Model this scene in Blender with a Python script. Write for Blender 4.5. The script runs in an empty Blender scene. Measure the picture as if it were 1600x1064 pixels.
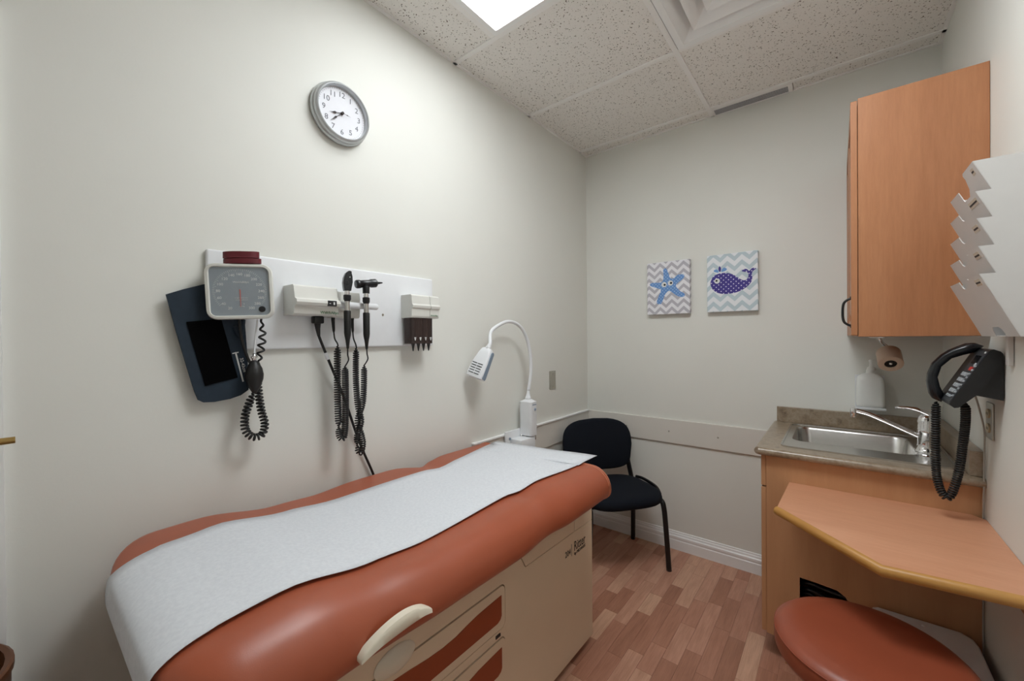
import bpy, bmesh, math, random
from mathutils import Vector, Matrix, geometry
random.seed(7)
sc = bpy.context.scene
COL = sc.collection
PI = math.pi
# ------------------------------------------------------------------ camera, world, exposure
W, D, H, YF = 1.809, 2.663, 2.680, -1.00          # right wall, back wall, ceiling, front wall
CAM = Vector((1.433, 0.0, 1.357))
YAW, PITCH, ROLL, FPX = 0.6779, -0.0056, -0.0085, 630.53
fw = Vector((-math.sin(YAW)*math.cos(PITCH), math.cos(YAW)*math.cos(PITCH), math.sin(PITCH)))
r0 = Vector((math.cos(YAW), math.sin(YAW), 0)); u0 = r0.cross(fw)
rv = r0*math.cos(ROLL)+u0*math.sin(ROLL); uv = u0*math.cos(ROLL)-r0*math.sin(ROLL)
cd = bpy.data.cameras.new('camera'); cd.sensor_width = 36; cd.lens = 36*FPX/1600; cd.clip_start = 0.02
co = bpy.data.objects.new('camera', cd); COL.objects.link(co)
co.matrix_world = Matrix(((rv.x, uv.x, -fw.x, CAM.x), (rv.y, uv.y, -fw.y, CAM.y), (rv.z, uv.z, -fw.z, CAM.z), (0, 0, 0, 1)))
sc.camera = co
wd = bpy.data.worlds.new('world'); sc.world = wd; wd.use_nodes = True
wd.node_tree.nodes['Background'].inputs[0].default_value = (0.8, 0.85, 0.9, 1)
wd.node_tree.nodes['Background'].inputs[1].default_value = 0.3
sc.view_settings.view_transform = 'Standard'; sc.view_settings.look = 'None'
sc.view_settings.gamma = 1; sc.view_settings.use_curve_mapping = False
sc.view_settings.exposure = 0.95
LAMP_STRENGTH, ADDED_STRENGTH = 3.5, 9.8

# ------------------------------------------------------------------ node helpers / materials
def srgb(r, g, b):
    f = lambda c: c/12.92 if c <= .04045 else ((c+.055)/1.055)**2.4
    return (f(r/255), f(g/255), f(b/255), 1)
class NT:
    def __init__(s, name):
        s.m = bpy.data.materials.new(name); s.m.use_nodes = True
        s.t = s.m.node_tree; s.b = s.t.nodes['Principled BSDF']
    def n(s, typ, **kw):
        o = s.t.nodes.new('ShaderNode'+typ)
        for k, v in kw.items(): setattr(o, k, v)
        return o
    def l(s, a, b): s.t.links.new(a, b)
    def math(s, op, a, b=None):
        o = s.n('Math', operation=op)
        for i, v in enumerate((a, b)):
            if v is None: continue
            if isinstance(v, (int, float)): o.inputs[i].default_value = v
            else: s.l(v, o.inputs[i])
        return o.outputs[0]
    def coords(s, scale=(1, 1, 1), rot=(0, 0, 0), loc=(0, 0, 0)):
        tc = s.n('TexCoord'); mp = s.n('Mapping')
        mp.inputs['Scale'].default_value = scale; mp.inputs['Rotation'].default_value = rot; mp.inputs['Location'].default_value = loc
        s.l(tc.outputs['Object'], mp.inputs[0]); return mp.outputs[0]
    def noise(s, vec, scale, detail=3, rough=.55):
        o = s.n('TexNoise'); o.inputs['Scale'].default_value = scale; o.inputs['Detail'].default_value = detail
        o.inputs['Roughness'].default_value = rough
        if vec is not None: s.l(vec, o.inputs['Vector'])
        return o.outputs['Fac']
    def ramp(s, fac, stops, interp='LINEAR'):
        o = s.n('ValToRGB'); e = o.color_ramp.elements; o.color_ramp.interpolation = interp
        while len(e) < len(stops): e.new(.5)
        for i, (p, c) in enumerate(stops): e[i].position = p; e[i].color = c
        s.l(fac, o.inputs[0]); return o.outputs[0]
    def mix(s, fac, a, b, typ='MIX'):
        o = s.n('MixRGB', blend_type=typ)
        for i, v in enumerate((fac, a, b)):
            if isinstance(v, (int, float, tuple)): o.inputs[i].default_value = v
            else: s.l(v, o.inputs[i])
        return o.outputs[0]
    def bump(s, h, strength, dist=.002):
        o = s.n('Bump'); o.inputs['Strength'].default_value = strength; o.inputs['Distance'].default_value = dist
        s.l(h, o.inputs['Height']); s.l(o.outputs[0], s.b.inputs['Normal'])
    def set(s, **kw):
        for k, v in kw.items(): s.b.inputs[k.replace('_', ' ')].default_value = v
        return s
def plain(name, col, rough=.5, metal=0, var=.06, vscale=40, bump=0, bscale=300, spec=.5, coat=0):
    t = NT(name); t.set(Roughness=rough, Metallic=metal)
    t.b.inputs['Specular IOR Level'].default_value = spec
    if coat: t.b.inputs['Coat Weight'].default_value = coat; t.b.inputs['Coat Roughness'].default_value = .1
    v = t.coords(); nz = t.noise(v, vscale)
    c0 = tuple(max(0, c*(1-var)) for c in col[:3])+(1,); c1 = tuple(min(1, c*(1+var)) for c in col[:3])+(1,)
    t.l(t.ramp(nz, [(.3, c0), (.7, c1)]), t.b.inputs['Base Color'])
    if bump: t.bump(t.noise(v, bscale, 2), bump)
    return t.m
def wood(name, c_lo, c_mid, c_hi, scale=(14, 14, 1.2), rough=.42, grain=.35, spec=.4):
    t = NT(name); t.set(Roughness=rough); t.b.inputs['Specular IOR Level'].default_value = spec
    v = t.coords(scale)
    big = t.noise(v, .8, 4, .6); fine = t.noise(t.coords(tuple(s*9 for s in scale)), 1.2, 4, .7)
    base = t.ramp(big, [(.25, c_lo), (.5, c_mid), (.78, c_hi)])
    fr = t.ramp(fine, [(.3, (.72, .66, .6, 1)), (.65, (1, 1, 1, 1))])
    t.l(t.mix(grain, base, fr, 'MULTIPLY'), t.b.inputs['Base Color'])
    t.bump(fine, .04, .001)
    return t.m
M = {}
M['wall'] = plain('wall_paint', srgb(232, 232, 225), .55, var=.012, vscale=2.5, bump=.06, bscale=160, spec=.35)
M['trim_wall'] = plain('wall_board_paint', srgb(226, 222, 214), .5, var=.015, vscale=4, bump=.03, spec=.4)
M['white_trim'] = plain('white_gloss_paint', srgb(248, 248, 247), .32, var=.01, vscale=10)
M['white_plastic'] = plain('white_plastic', srgb(236, 238, 240), .38, var=.015, vscale=20)
M['ivory_plastic'] = plain('ivory_plastic', srgb(226, 226, 219), .42, var=.015, vscale=20)
M['rack'] = plain('rack_plastic', srgb(214, 212, 209), .4, var=.015, vscale=15)
M['cream'] = plain('cream_enamel', srgb(226, 206, 178), .38, var=.02, vscale=5, bump=.02, bscale=400)
M['cream_handle'] = plain('cream_handle_plastic', srgb(232, 224, 204), .35, var=.02, vscale=9)
M['vinyl'] = plain('terracotta_vinyl', srgb(165, 85, 57), .36, var=.05, vscale=6, bump=.05, bscale=500, spec=.5)
M['vinyl_dark'] = plain('rust_vinyl_insert', srgb(150, 66, 28), .5, var=.05, vscale=12, bump=.03)
M['piping'] = plain('tan_piping', srgb(196, 124, 94), .45, var=.04)
M['stool_vinyl'] = plain('stool_vinyl', srgb(148, 74, 50), .36, var=.05, vscale=7, bump=.05, bscale=500)
M['black'] = plain('black_plastic', srgb(26, 27, 29), .4, var=.1)
M['black_gloss'] = plain('black_gloss_plastic', srgb(20, 22, 26), .25, var=.1)
M['rubber'] = plain('black_rubber', srgb(22, 22, 22), .48, var=.1)
M['fabric_black'] = plain('black_fabric', srgb(22, 26, 34), .95, var=.25, vscale=700, bump=.25, bscale=900, spec=.2)
M['metal_black'] = plain('black_metal', srgb(18, 18, 20), .35, var=.1)
M['cuff'] = plain('navy_nylon', srgb(38, 50, 62), .7, var=.12, vscale=30, bump=.15, bscale=1200, spec=.3)
M['velcro'] = plain('velcro_black', srgb(8, 8, 9), 1, var=.3, vscale=900, bump=.3, bscale=1500, spec=.05)
M['chrome'] = plain('chrome', (.82, .82, .83, 1), .06, 1, var=.01)
M['steel'] = plain('steel_brushed', (.62, .61, .59, 1), .26, 1, var=.03, vscale=60)
M['steel_plate'] = plain('steel_wall_plate', (.5, .48, .43, 1), .35, 1, var=.03)
M['silver'] = plain('silver_paint', srgb(196, 200, 202), .3, .55, var=.02)
M['clock_face'] = plain('clock_face', srgb(232, 233, 238), .6, var=.01)
M['grey_ink'] = plain('grey_ink', srgb(120, 122, 128), .7, var=.02)
M['dark_ink'] = plain('dark_ink', srgb(52, 46, 44), .7, var=.02)
M['white_ink'] = plain('white_ink', srgb(232, 234, 232), .6, var=.02)
M['green_ink'] = plain('green_ink', srgb(70, 120, 80), .7, var=.02)
M['red_ink'] = plain('red_ink', srgb(215, 120, 110), .6, var=.02)
M['burgundy'] = plain('burgundy_rubber', srgb(104, 30, 40), .42, var=.06)
M['bluegrey'] = plain('bluegrey_plastic', srgb(138, 154, 172), .45, var=.03)
M['brass'] = plain('brass', srgb(190, 160, 100), .3, .9, var=.05)
M['brown_bin'] = plain('brown_plastic', srgb(96, 56, 30), .45, var=.1, vscale=12)
M['ceil_metal'] = plain('white_tee_metal', srgb(248, 246, 243), .5, var=.01)
M['dark'] = plain('dark_void', srgb(40, 40, 40), .9, var=.1)
M['core'] = plain('cardboard_core', srgb(36, 30, 28), .8, var=.1)
M['bandage'] = plain('beige_bandage', srgb(212, 190, 170), .9, var=.08, vscale=300, bump=.2, bscale=500)
M['label'] = plain('label_paper', srgb(205, 190, 172), .8, var=.03)
M['keys'] = plain('grey_keys', srgb(176, 182, 186), .45, var=.03)
M['key_red'] = plain('red_key', srgb(205, 66, 58), .45, var=.03)
M['screen'] = plain('phone_panel', srgb(58, 62, 66), .35, var=.05)
M['cable'] = plain('grey_cable', srgb(176, 172, 164), .5, var=.02)
M['grille'] = plain('grille_metal', srgb(172, 173, 176), .5, 0, var=.05)
M['almond'] = plain('almond_plastic', srgb(196, 182, 150), .45, var=.03)
M['cab_wood'] = wood('maple_melamine', srgb(166, 110, 74), srgb(182, 125, 86), srgb(194, 139, 100), (9, 9, .9), .42, .4)
M['base_wood'] = wood('base_maple_melamine', srgb(188, 137, 97), srgb(198, 148, 107), srgb(206, 158, 117), (9, 9, .9), .45, .15)
M['desk_wood'] = wood('desk_beech_laminate', srgb(206, 146, 112), srgb(214, 156, 122), srgb(222, 166, 132), (1.2, 9, 9), .38, .22)
M['desk_edge'] = wood('desk_edge_oak', srgb(176, 122, 58), srgb(192, 140, 72), srgb(204, 154, 88), (3, 3, 14), .38, .3)
def make_paper():
    t = NT('exam_paper'); t.set(Roughness=.85); v = t.coords()
    t.l(t.ramp(t.noise(v, 120, 4), [(.3, srgb(214, 217, 222)), (.7, srgb(224, 227, 231))]), t.b.inputs['Base Color'])
    t.bump(t.noise(v, 260, 3), .12, .001); return t.m
M['paper'] = make_paper()
def make_tile():
    t = NT('ceiling_tile'); t.set(Roughness=.95); t.b.inputs['Specular IOR Level'].default_value = .1
    v = t.coords((1, 1, 1))
    pits = t.ramp(t.noise(v, 150, 1.2, .4), [(.66, (0, 0, 0, 1)), (.70, (1, 1, 1, 1))])
    fine = t.ramp(t.noise(v, 380, 1, .4), [(.67, (0, 0, 0, 1)), (.72, (1, 1, 1, 1))])
    fine = t.mix(.5, (0, 0, 0, 1), fine)
    a = t.mix(pits, srgb(244, 241, 236), srgb(116, 106, 94)); a = t.mix(fine, a, srgb(150, 140, 128))
    t.l(a, t.b.inputs['Base Color'])
    inv = t.math('SUBTRACT', 1.0, pits); t.bump(inv, .4, .002); return t.m
M['tile'] = make_tile()
def make_plank():
    t = NT('floor_strip_wood'); t.set(Roughness=.4); t.b.inputs['Specular IOR Level'].default_value = .45
    oi = t.n('ObjectInfo'); rnd = oi.outputs['Random']
    tc = t.n('TexCoord'); add = t.n('VectorMath', operation='ADD'); cmb = t.n('CombineXYZ')
    t.l(t.math('MULTIPLY', rnd, 37.0), cmb.inputs[0]); t.l(t.math('MULTIPLY', rnd, 91.0), cmb.inputs[1])
    t.l(tc.outputs['Object'], add.inputs[0]); t.l(cmb.outputs[0], add.inputs[1])
    mp = t.n('Mapping'); mp.inputs['Scale'].default_value = (26, 3.2, 26); t.l(add.outputs[0], mp.inputs[0])
    g = t.noise(mp.outputs[0], 1.3, 5, .65)
    mp2 = t.n('Mapping'); mp2.inputs['Scale'].default_value = (230, 9, 230); t.l(add.outputs[0], mp2.inputs[0])
    f = t.noise(mp2.outputs[0], 1, 3, .6)
    tone = t.ramp(rnd, [(0, srgb(176, 124, 100)), (.25, srgb(192, 138, 114)), (.5, srgb(204, 152, 128)), (.75, srgb(214, 166, 140)), (1, srgb(224, 180, 152))])
    gr = t.ramp(g, [(.3, (.74, .68, .64, 1)), (.6, (1, 1, 1, 1))])
    fr = t.ramp(f, [(.3, (.82, .78, .74, 1)), (.6, (1, 1, 1, 1))])
    c = t.mix(.75, tone, gr, 'MULTIPLY'); c = t.mix(.8, c, fr, 'MULTIPLY')
    t.l(c, t.b.inputs['Base Color']); return t.m
M['plank'] = make_plank()
def make_stone():
    t = NT('stone_laminate'); t.set(Roughness=.28); t.b.inputs['Specular IOR Level'].default_value = .7; v = t.coords()
    a = t.ramp(t.noise(v, 26, 6, .65), [(.28, srgb(112, 96, 80)), (.42, srgb(150, 132, 110)), (.55, srgb(166, 150, 130)), (.7, srgb(140, 120, 96)), (.85, srgb(178, 154, 120))])
    b = t.ramp(t.noise(t.coords(loc=(3, 5, 1)), 120, 3, .7), [(.3, (.7, .68, .62, 1)), (.6, (1, 1, 1, 1))])
    t.l(t.mix(.6, a, b, 'MULTIPLY'), t.b.inputs['Base Color']); return t.m
M['stone'] = make_stone()
def make_chevron(name, ca, cb, per, amp, q):
    t = NT(name); t.set(Roughness=.85)
    tc = t.n('TexCoord'); s = t.n('SeparateXYZ'); t.l(tc.outputs['Object'], s.inputs[0])
    xx = t.math('ADD', s.outputs[0], t.math('MULTIPLY', s.outputs[1], .6))
    zig = t.math('MULTIPLY', t.math('ABSOLUTE', t.math('SUBTRACT', t.math('FRACT', t.math('DIVIDE', xx, per)), .5)), 2*amp)
    k = t.math('GREATER_THAN', t.math('FRACT', t.math('DIVIDE', t.math('ADD', s.outputs[2], zig), q)), .52)
    t.l(t.mix(k, ca, cb), t.b.inputs['Base Color']); t.bump(t.noise(None, 900, 2), .1, .0006); return t.m
def make_dots(name, ca, cb, step, r):
    t = NT(name); t.set(Roughness=.85)
    v = t.coords(rot=(0, PI/4, 0)); s = t.n('SeparateXYZ'); t.l(v, s.inputs[0])
    fx = t.math('SUBTRACT', t.math('FRACT', t.math('DIVIDE', s.outputs[0], step)), .5)
    fz = t.math('SUBTRACT', t.math('FRACT', t.math('DIVIDE', s.outputs[2], step)), .5)
    d2 = t.math('ADD', t.math('MULTIPLY', fx, fx), t.math('MULTIPLY', fz, fz))
    k = t.math('LESS_THAN', d2, r*r)
    t.l(t.mix(k, ca, cb), t.b.inputs['Base Color']); return t.m
M['chev_grey'] = make_chevron('grey_chevron_canvas', srgb(240, 240, 244), srgb(192, 190, 198), .072, .034, .047)
M['chev_blue'] = make_chevron('blue_chevron_canvas', srgb(238, 242, 246), srgb(198, 214, 221), .075, .036, .058)
M['star_dots'] = make_dots('blue_dotted_print', srgb(112, 156, 214), srgb(186, 212, 242), .015, .2)
M['whale_dots'] = make_dots('indigo_dotted_print', srgb(76, 66, 146), srgb(230, 230, 248), .0185, .17)
M['print_blue'] = plain('print_blue', srgb(120, 164, 220), .85); M['print_indigo'] = plain('print_indigo', srgb(76, 66, 146), .85)
def make_glass(name, col=(1, 1, 1, 1), rough=.03, trans=1):
    t = NT(name); t.set(Roughness=rough); t.b.inputs['Base Color'].default_value = col
    t.b.inputs['Transmission Weight'].default_value = trans; t.b.inputs['IOR'].default_value = 1.3; return t.m
M['smoke'] = make_glass('smoked_acrylic', srgb(120, 104, 100), .12, .75)
M['soap_plastic'] = plain('milky_plastic', srgb(240, 242, 238), .35, var=.01)
M['gauge_face'] = plain('gauge_dial', srgb(150, 160, 168), .16, var=.03, vscale=8, spec=.7, coat=.6)
def make_lens(name, strength):
    t = NT(name); t.b.inputs['Base Color'].default_value = (.9, .9, .9, 1)
    t.b.inputs['Emission Color'].default_value = (.93, .97, 1, 1); t.b.inputs['Emission Strength'].default_value = strength; return t.m
M['lens'] = make_lens('lit_lens', LAMP_STRENGTH); M['lens_added'] = make_lens('lit_lens_added', ADDED_STRENGTH)  # second lens is for the added, unseen fill panel

# ------------------------------------------------------------------ geometry helpers
def link(name, me, mat, parent=None, smooth=False):
    o = bpy.data.objects.new(name, me); COL.objects.link(o)
    if mat is not None:
        me.materials.clear(); me.materials.append(M[mat] if isinstance(mat, str) else mat)
    if smooth:
        me.polygons.foreach_set('use_smooth', [True]*len(me.polygons))
        if smooth is not True:
            try: me.set_sharp_from_angle(angle=math.radians(smooth))
            except Exception: pass
    if parent is not None:
        o.parent = parent
        if parent.type == 'EMPTY': o.matrix_parent_inverse = Matrix.Translation(-parent.location)
    return o
def build(name, bm, mat, parent=None, smooth=False):
    bmesh.ops.recalc_face_normals(bm, faces=bm.faces)
    me = bpy.data.meshes.new(name); bm.to_mesh(me); bm.free()
    return link(name, me, mat, parent, smooth)
def thing(name, label, cat, loc, group=None):
    o = bpy.data.objects.new(name, None); COL.objects.link(o); o.location = loc; o.empty_display_size = .05
    return tag(o, label, cat, group)
def tag(o, label, cat=None, group=None, kind=None):
    o['label'] = label
    if cat: o['category'] = cat
    if group: o['group'] = group
    if kind: o['kind'] = kind
    return o
def struct(o, label=None):
    o['kind'] = 'structure'
    if label: o['label'] = label
    return o
NB = bmesh.new
def box(bm, x0, x1, y0, y1, z0, z1, bev=0, seg=2, mx=None):
    g = bmesh.ops.create_cube(bm, size=1)['verts']
    for v in g:
        v.co = Vector(((x0+x1)/2+v.co.x*(x1-x0), (y0+y1)/2+v.co.y*(y1-y0), (z0+z1)/2+v.co.z*(z1-z0)))
    if bev:
        es = list({e for v in g for e in v.link_edges})
        r = bmesh.ops.bevel(bm, geom=es, offset=bev, segments=seg, profile=.5, affect='EDGES')
        g = list({v for f in r['faces'] for v in f.verts} | {v for v in g if v.is_valid})
    if mx is not None: bmesh.ops.transform(bm, matrix=mx, verts=g)
    return bm
def bx(*a, **k): return box(NB(), *a, **k)
def frame(o, right, up):
    """matrix with local x -> right, local y -> up, local z -> normal towards the viewer"""
    r = Vector(right).normalized(); u = Vector(up); u = (u-r*u.dot(r)).normalized(); n = r.cross(u)
    return Matrix(((r.x, u.x, n.x, o[0]), (r.y, u.y, n.y, o[1]), (r.z, u.z, n.z, o[2]), (0, 0, 0, 1)))
def prism(bm, loops, z0, z1, mx=None, inset=0):
    """extrude a 2D outline (first loop) with holes (other loops) along local z"""
    mx = mx or Matrix.Identity(4)
    tris = geometry.tessellate_polygon([[Vector((p[0], p[1], 0)) for p in L] for L in loops])
    flat = [p for L in loops for p in L]
    vb = [bm.verts.new(mx @ Vector((p[0], p[1], z0))) for p in flat]
    vt = [bm.verts.new(mx @ Vector((p[0], p[1], z1))) for p in flat]
    for t in tris:
        try: bm.faces.new([vt[i] for i in t])
        except ValueError: pass
        try: bm.faces.new([vb[i] for i in reversed(t)])
        except ValueError: pass
    k = 0
    for L in loops:
        n = len(L)
        for i in range(n):
            a, b = k+i, k+(i+1) % n
            try: bm.faces.new([vb[a], vb[b], vt[b], vt[a]])
            except ValueError: pass
        k += n
    return bm
def rrect(x0, x1, y0, y1, r, n=5):
    r = min(r, (x1-x0)/2-1e-5, (y1-y0)/2-1e-5); out = []
    for cx, cy, a in ((x1-r, y1-r, 0), (x0+r, y1-r, PI/2), (x0+r, y0+r, PI), (x1-r, y0+r, 1.5*PI)):
        for i in range(n+1):
            t = a+PI/2*i/n; out.append((cx+r*math.cos(t), cy+r*math.sin(t)))
    return out
def circ(cx, cy, r, n=20, ry=None): return [(cx+r*math.cos(2*PI*i/n), cy+(ry or r)*math.sin(2*PI*i/n)) for i in range(n)]
def tube(bm, pts, r, n=8, caps=True):
    pts = [Vector(p) for p in pts]; N = len(pts)
    rad = r if isinstance(r, (list, tuple)) else [r]*N
    tg = [(pts[min(i+1, N-1)]-pts[max(i-1, 0)]).normalized() for i in range(N)]
    a = Vector((0, 0, 1)) if abs(tg[0].z) < .9 else Vector((1, 0, 0))
    u = (a-tg[0]*a.dot(tg[0])).normalized(); rings = []
    for i in range(N):
        u = (u-tg[i]*u.dot(tg[i])).normalized(); w = tg[i].cross(u)
        rings.append([bm.verts.new(pts[i]+(u*math.cos(2*PI*k/n)+w*math.sin(2*PI*k/n))*rad[i]) for k in range(n)])
    for i in range(N-1):
        for k in range(n): bm.faces.new([rings[i][k], rings[i][(k+1) % n], rings[i+1][(k+1) % n], rings[i+1][k]])
    if caps: bm.faces.new(rings[0][::-1]); bm.faces.new(rings[-1])
    return bm
def tb(*a, **k): return tube(NB(), *a, **k)
def smoothpath(pts, n=8):
    P = [Vector(p) for p in pts]; out = []
    for i in range(len(P)-1):
        p0 = P[max(i-1, 0)]; p1 = P[i]; p2 = P[i+1]; p3 = P[min(i+2, len(P)-1)]
        for k in range(n):
            t = k/n
            out.append(.5*((2*p1)+(p2-p0)*t+(2*p0-5*p1+4*p2-p3)*t*t+(3*p1-p0-3*p2+p3)*t**3))
    out.append(P[-1]); return out
def coil(bm, path, R, r, turns, per=12, n=6, lead=.0):
    P = smoothpath(path, 16); L = [0]
    for i in range(1, len(P)): L.append(L[-1]+(P[i]-P[i-1]).length)
    def at(s):
        for i in range(1, len(P)):
            if L[i] >= s:
                t = (s-L[i-1])/max(1e-9, L[i]-L[i-1]); return P[i-1].lerp(P[i], t)
        return P[-1]
    N = int(turns*per); u = None; pts = []
    for i in range(N+1):
        s = L[-1]*i/N; c = at(s); tg = (at(min(L[-1], s+.002))-at(max(0, s-.002))).normalized()
        if u is None:
            a = Vector((1, 0, 0)); u = (a-tg*a.dot(tg)).normalized()
        u = (u-tg*u.dot(tg)).normalized(); w = tg.cross(u); t = 2*PI*i/per
        k = min(1, i/per*.5, (N-i)/per*.5)
        pts.append(c+(u*math.cos(t)+w*math.sin(t))*R*k)
    return tube(bm, pts, r, n)
def lathe(bm, prof, mx=None, n=24):
    """profile of (radius, height) turned about local z"""
    mx = mx or Matrix.Identity(4); rings = []
    for r, h in prof:
        if r < 1e-6: rings.append([bm.verts.new(mx @ Vector((0, 0, h)))])
        else: rings.append([bm.verts.new(mx @ Vector((r*math.cos(2*PI*k/n), r*math.sin(2*PI*k/n), h))) for k in range(n)])
    for a, b in zip(rings, rings[1:]):
        for k in range(n):
            q = []
            for v in (a[k % len(a)], a[(k+1) % len(a)], b[(k+1) % len(b)], b[k % len(b)]):
                if v not in q: q.append(v)
            if len(q) > 2:
                try: bm.faces.new(q)
                except ValueError: pass
    return bm
def axis_m(o, d):
    d = Vector(d).normalized(); a = Vector((0, 0, 1)) if abs(d.z) < .9 else Vector((1, 0, 0))
    x = a.cross(d).normalized(); y = d.cross(x)
    return Matrix(((x.x, y.x, d.x, o[0]), (x.y, y.y, d.y, o[1]), (x.z, y.z, d.z, o[2]), (0, 0, 0, 1)))
def loft(bm, rings, cap=True):
    R = [[bm.verts.new(Vector(p)) for p in r] for r in rings]; n = len(R[0])
    for a, b in zip(R, R[1:]):
        for k in range(n): bm.faces.new([a[k], a[(k+1) % n], b[(k+1) % n], b[k]])
    if cap:
        bm.faces.new(R[0][::-1]); bm.faces.new(R[-1])
    return bm
def text(name, s, size, o, right, up, mat, parent, depth=.0004, ax='CENTER', ay='CENTER', squash=1):
    cu = bpy.data.curves.new('txt', 'FONT'); cu.body = s; cu.size = size; cu.extrude = depth; cu.align_x = ax; cu.align_y = ay
    cu.resolution_u = 3
    ob = bpy.data.objects.new('txt', cu); COL.objects.link(ob)
    dg = bpy.context.evaluated_depsgraph_get(); dg.update()
    me = bpy.data.meshes.new_from_object(ob.evaluated_get(dg))
    bpy.data.objects.remove(ob); bpy.data.curves.remove(cu)
    me.transform(frame(o, right, up) @ Matrix.Diagonal((squash, 1, 1, 1)))
    return link(name, me, mat, parent)
def texts(name, items, mat, parent, right, up, depth=.0004):
    """many small characters as one print: items = (string, size, origin)"""
    bm = NB()
    for s, size, o in items:
        ob = text('tmp', s, size, o, right, up, mat, None, depth); bm.from_mesh(ob.data)
        me = ob.data; bpy.data.objects.remove(ob); bpy.data.meshes.remove(me)
    return build(name, bm, mat, parent)
LR, BR, RR = (0, 1, 0), (1, 0, 0), (0, -1, 0)     # "right" as seen when facing the left / back / right wall
UP = (0, 0, 1)

# ================================================================== THE SETTING
# floor: base slab, strips as separate pieces where the photo shows them
fl = struct(build('floor', bx(-.1, W+.1, YF-.1, D+.1, -.1, -.002), 'plank'), 'reddish strip wood laminate floor')
SW = .0655; strip_bm = {}
def strip_mesh(L):
    if L not in strip_bm:
        b = bx(-SW/2+.0003, SW/2-.0003, -L/2+.0003, L/2-.0003, -.003, 0, bev=.0006, seg=1)
        me = bpy.data.meshes.new('plank'); bmesh.ops.recalc_face_normals(b, faces=b.faces); b.to_mesh(me); b.free(); me.materials.append(M['plank']); strip_bm[L] = me
    return strip_bm[L]
rest = NB(); lens_ = [.18, .22, .27, .33, .4]; count = 0
ci = 0; xx = SW/2
while xx-SW/2 < W-.001:
    y = YF+random.uniform(-.3, 0)
    while y < D:
        L = random.choice(lens_); yc = y+L/2; y += L
        x1 = min(xx+SW/2, W); y0 = max(yc-L/2, YF); y1 = min(yc+L/2, D)
        if y1-y0 < .01: continue
        if .52 < xx < 1.36 and yc > .95 and count < 296:
            me = strip_mesh(L)
            if yc+L/2 > D:
                b = bx(-SW/2+.0003, SW/2-.0003, -(y1-y0)/2+.0003, (y1-y0)/2-.0003, -.003, 0, bev=.0006, seg=1)
                me = bpy.data.meshes.new('plank'); b.to_mesh(me); b.free(); me.materials.append(M['plank']); yc = (y0+y1)/2
            o = bpy.data.objects.new('plank', me); COL.objects.link(o); o.location = (xx, yc, 0); o.parent = fl; count += 1
        elif .0 < xx < .52 and yc > 1.6 and count < 296:
            me = strip_mesh(L) if yc+L/2 <= D else None
            if me is None:
                b = bx(-SW/2+.0003, SW/2-.0003, -(y1-y0)/2+.0003, (y1-y0)/2-.0003, -.003, 0, bev=.0006, seg=1)
                me = bpy.data.meshes.new('plank'); b.to_mesh(me); b.free(); me.materials.append(M['plank']); yc = (y0+y1)/2
            o = bpy.data.objects.new('plank', me); COL.objects.link(o); o.location = (xx, yc, 0); o.parent = fl; count += 1
        else:
            box(rest, xx-SW/2+.0003, x1-.0003, y0+.0003, y1-.0003, -.003, 0)
    xx += SW; ci += 1
o = build('floor_strips', rest, 'plank', fl); o['kind'] = 'stuff'

struct(build('wall_left', bx(-.1, 0, YF-.1, D+.1, -.1, H+.15), 'wall'), 'off-white painted wall behind the exam table')
struct(build('wall_back', bx(0, W, D, D+.1, -.1, H+.15), 'wall'), 'off-white painted end wall with two small canvases')
struct(build('wall_right', bx(W, W+.1, YF-.1, D+.1, -.1, H+.15), 'wall'), 'off-white painted wall with cabinet, phone and file rack')
struct(build('wall_front', bx(0, W, YF-.1, YF, -.1, H+.15), 'wall'), 'off-white painted wall behind the viewer')

# ceiling: slab above, grid, tiles, wall angles
ce = struct(build('ceiling', bx(-.05, W+.05, YF-.05, D+.05, H+.05, H+.15), 'dark'), 'suspended ceiling of pitted white tiles')
TY = [YF, -.447, .153, .753, 1.353, 1.953, 2.563, D]; TX = .855; tw = .012
def tile(x0, x1, y0, y1):
    build('ceiling_tile', bx(x0+.006, x1-.006, y0+.006, y1-.006, H+.004, H+.02, bev=.0015, seg=1), 'tile', ce)
LX0 = .262
for a, b in zip(TY, TY[1:]):
    lit = a > .75 and b < 1.36
    if b == D:
        tile(0, TX, a, b); tile(1.25, W, a, b); continue
    tile(0, LX0, a, b) if lit else tile(0, TX, a, b)
    if lit: tile(1.462, W, a, b)
    elif a == 1.353: tile(1.462, W, a, b)
    else: tile(TX, W, a, b)
def tee(x0, x1, y0, y1): build('ceiling_tee', bx(x0, x1, y0, y1, H-.0015, H+.012, bev=.0008, seg=1), 'ceil_metal', ce)
tee(TX-tw, TX+tw, YF, D)
for y in TY[1:-1]:
    tee(0, TX-tw, y-tw, y+tw); tee(TX+tw, W, y-tw, y+tw)
tee(LX0-tw, LX0+tw, .753+tw, 1.353-tw); tee(1.455-tw, 1.455+tw, 1.353+tw, 1.953-tw); tee(1.455-tw, 1.455+tw, .753+tw, 1.353-tw)
for n_, a in (('left', (0, .014, YF, D)), ('back', (.014, .866, D-.012, D)), ('back', (1.256, W-.014, D-.012, D)), ('right', (W-.014, W, YF, D))):
    build('wall_angle', bx(*a, H-.0015, H+.010), 'ceil_metal', ce)
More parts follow.
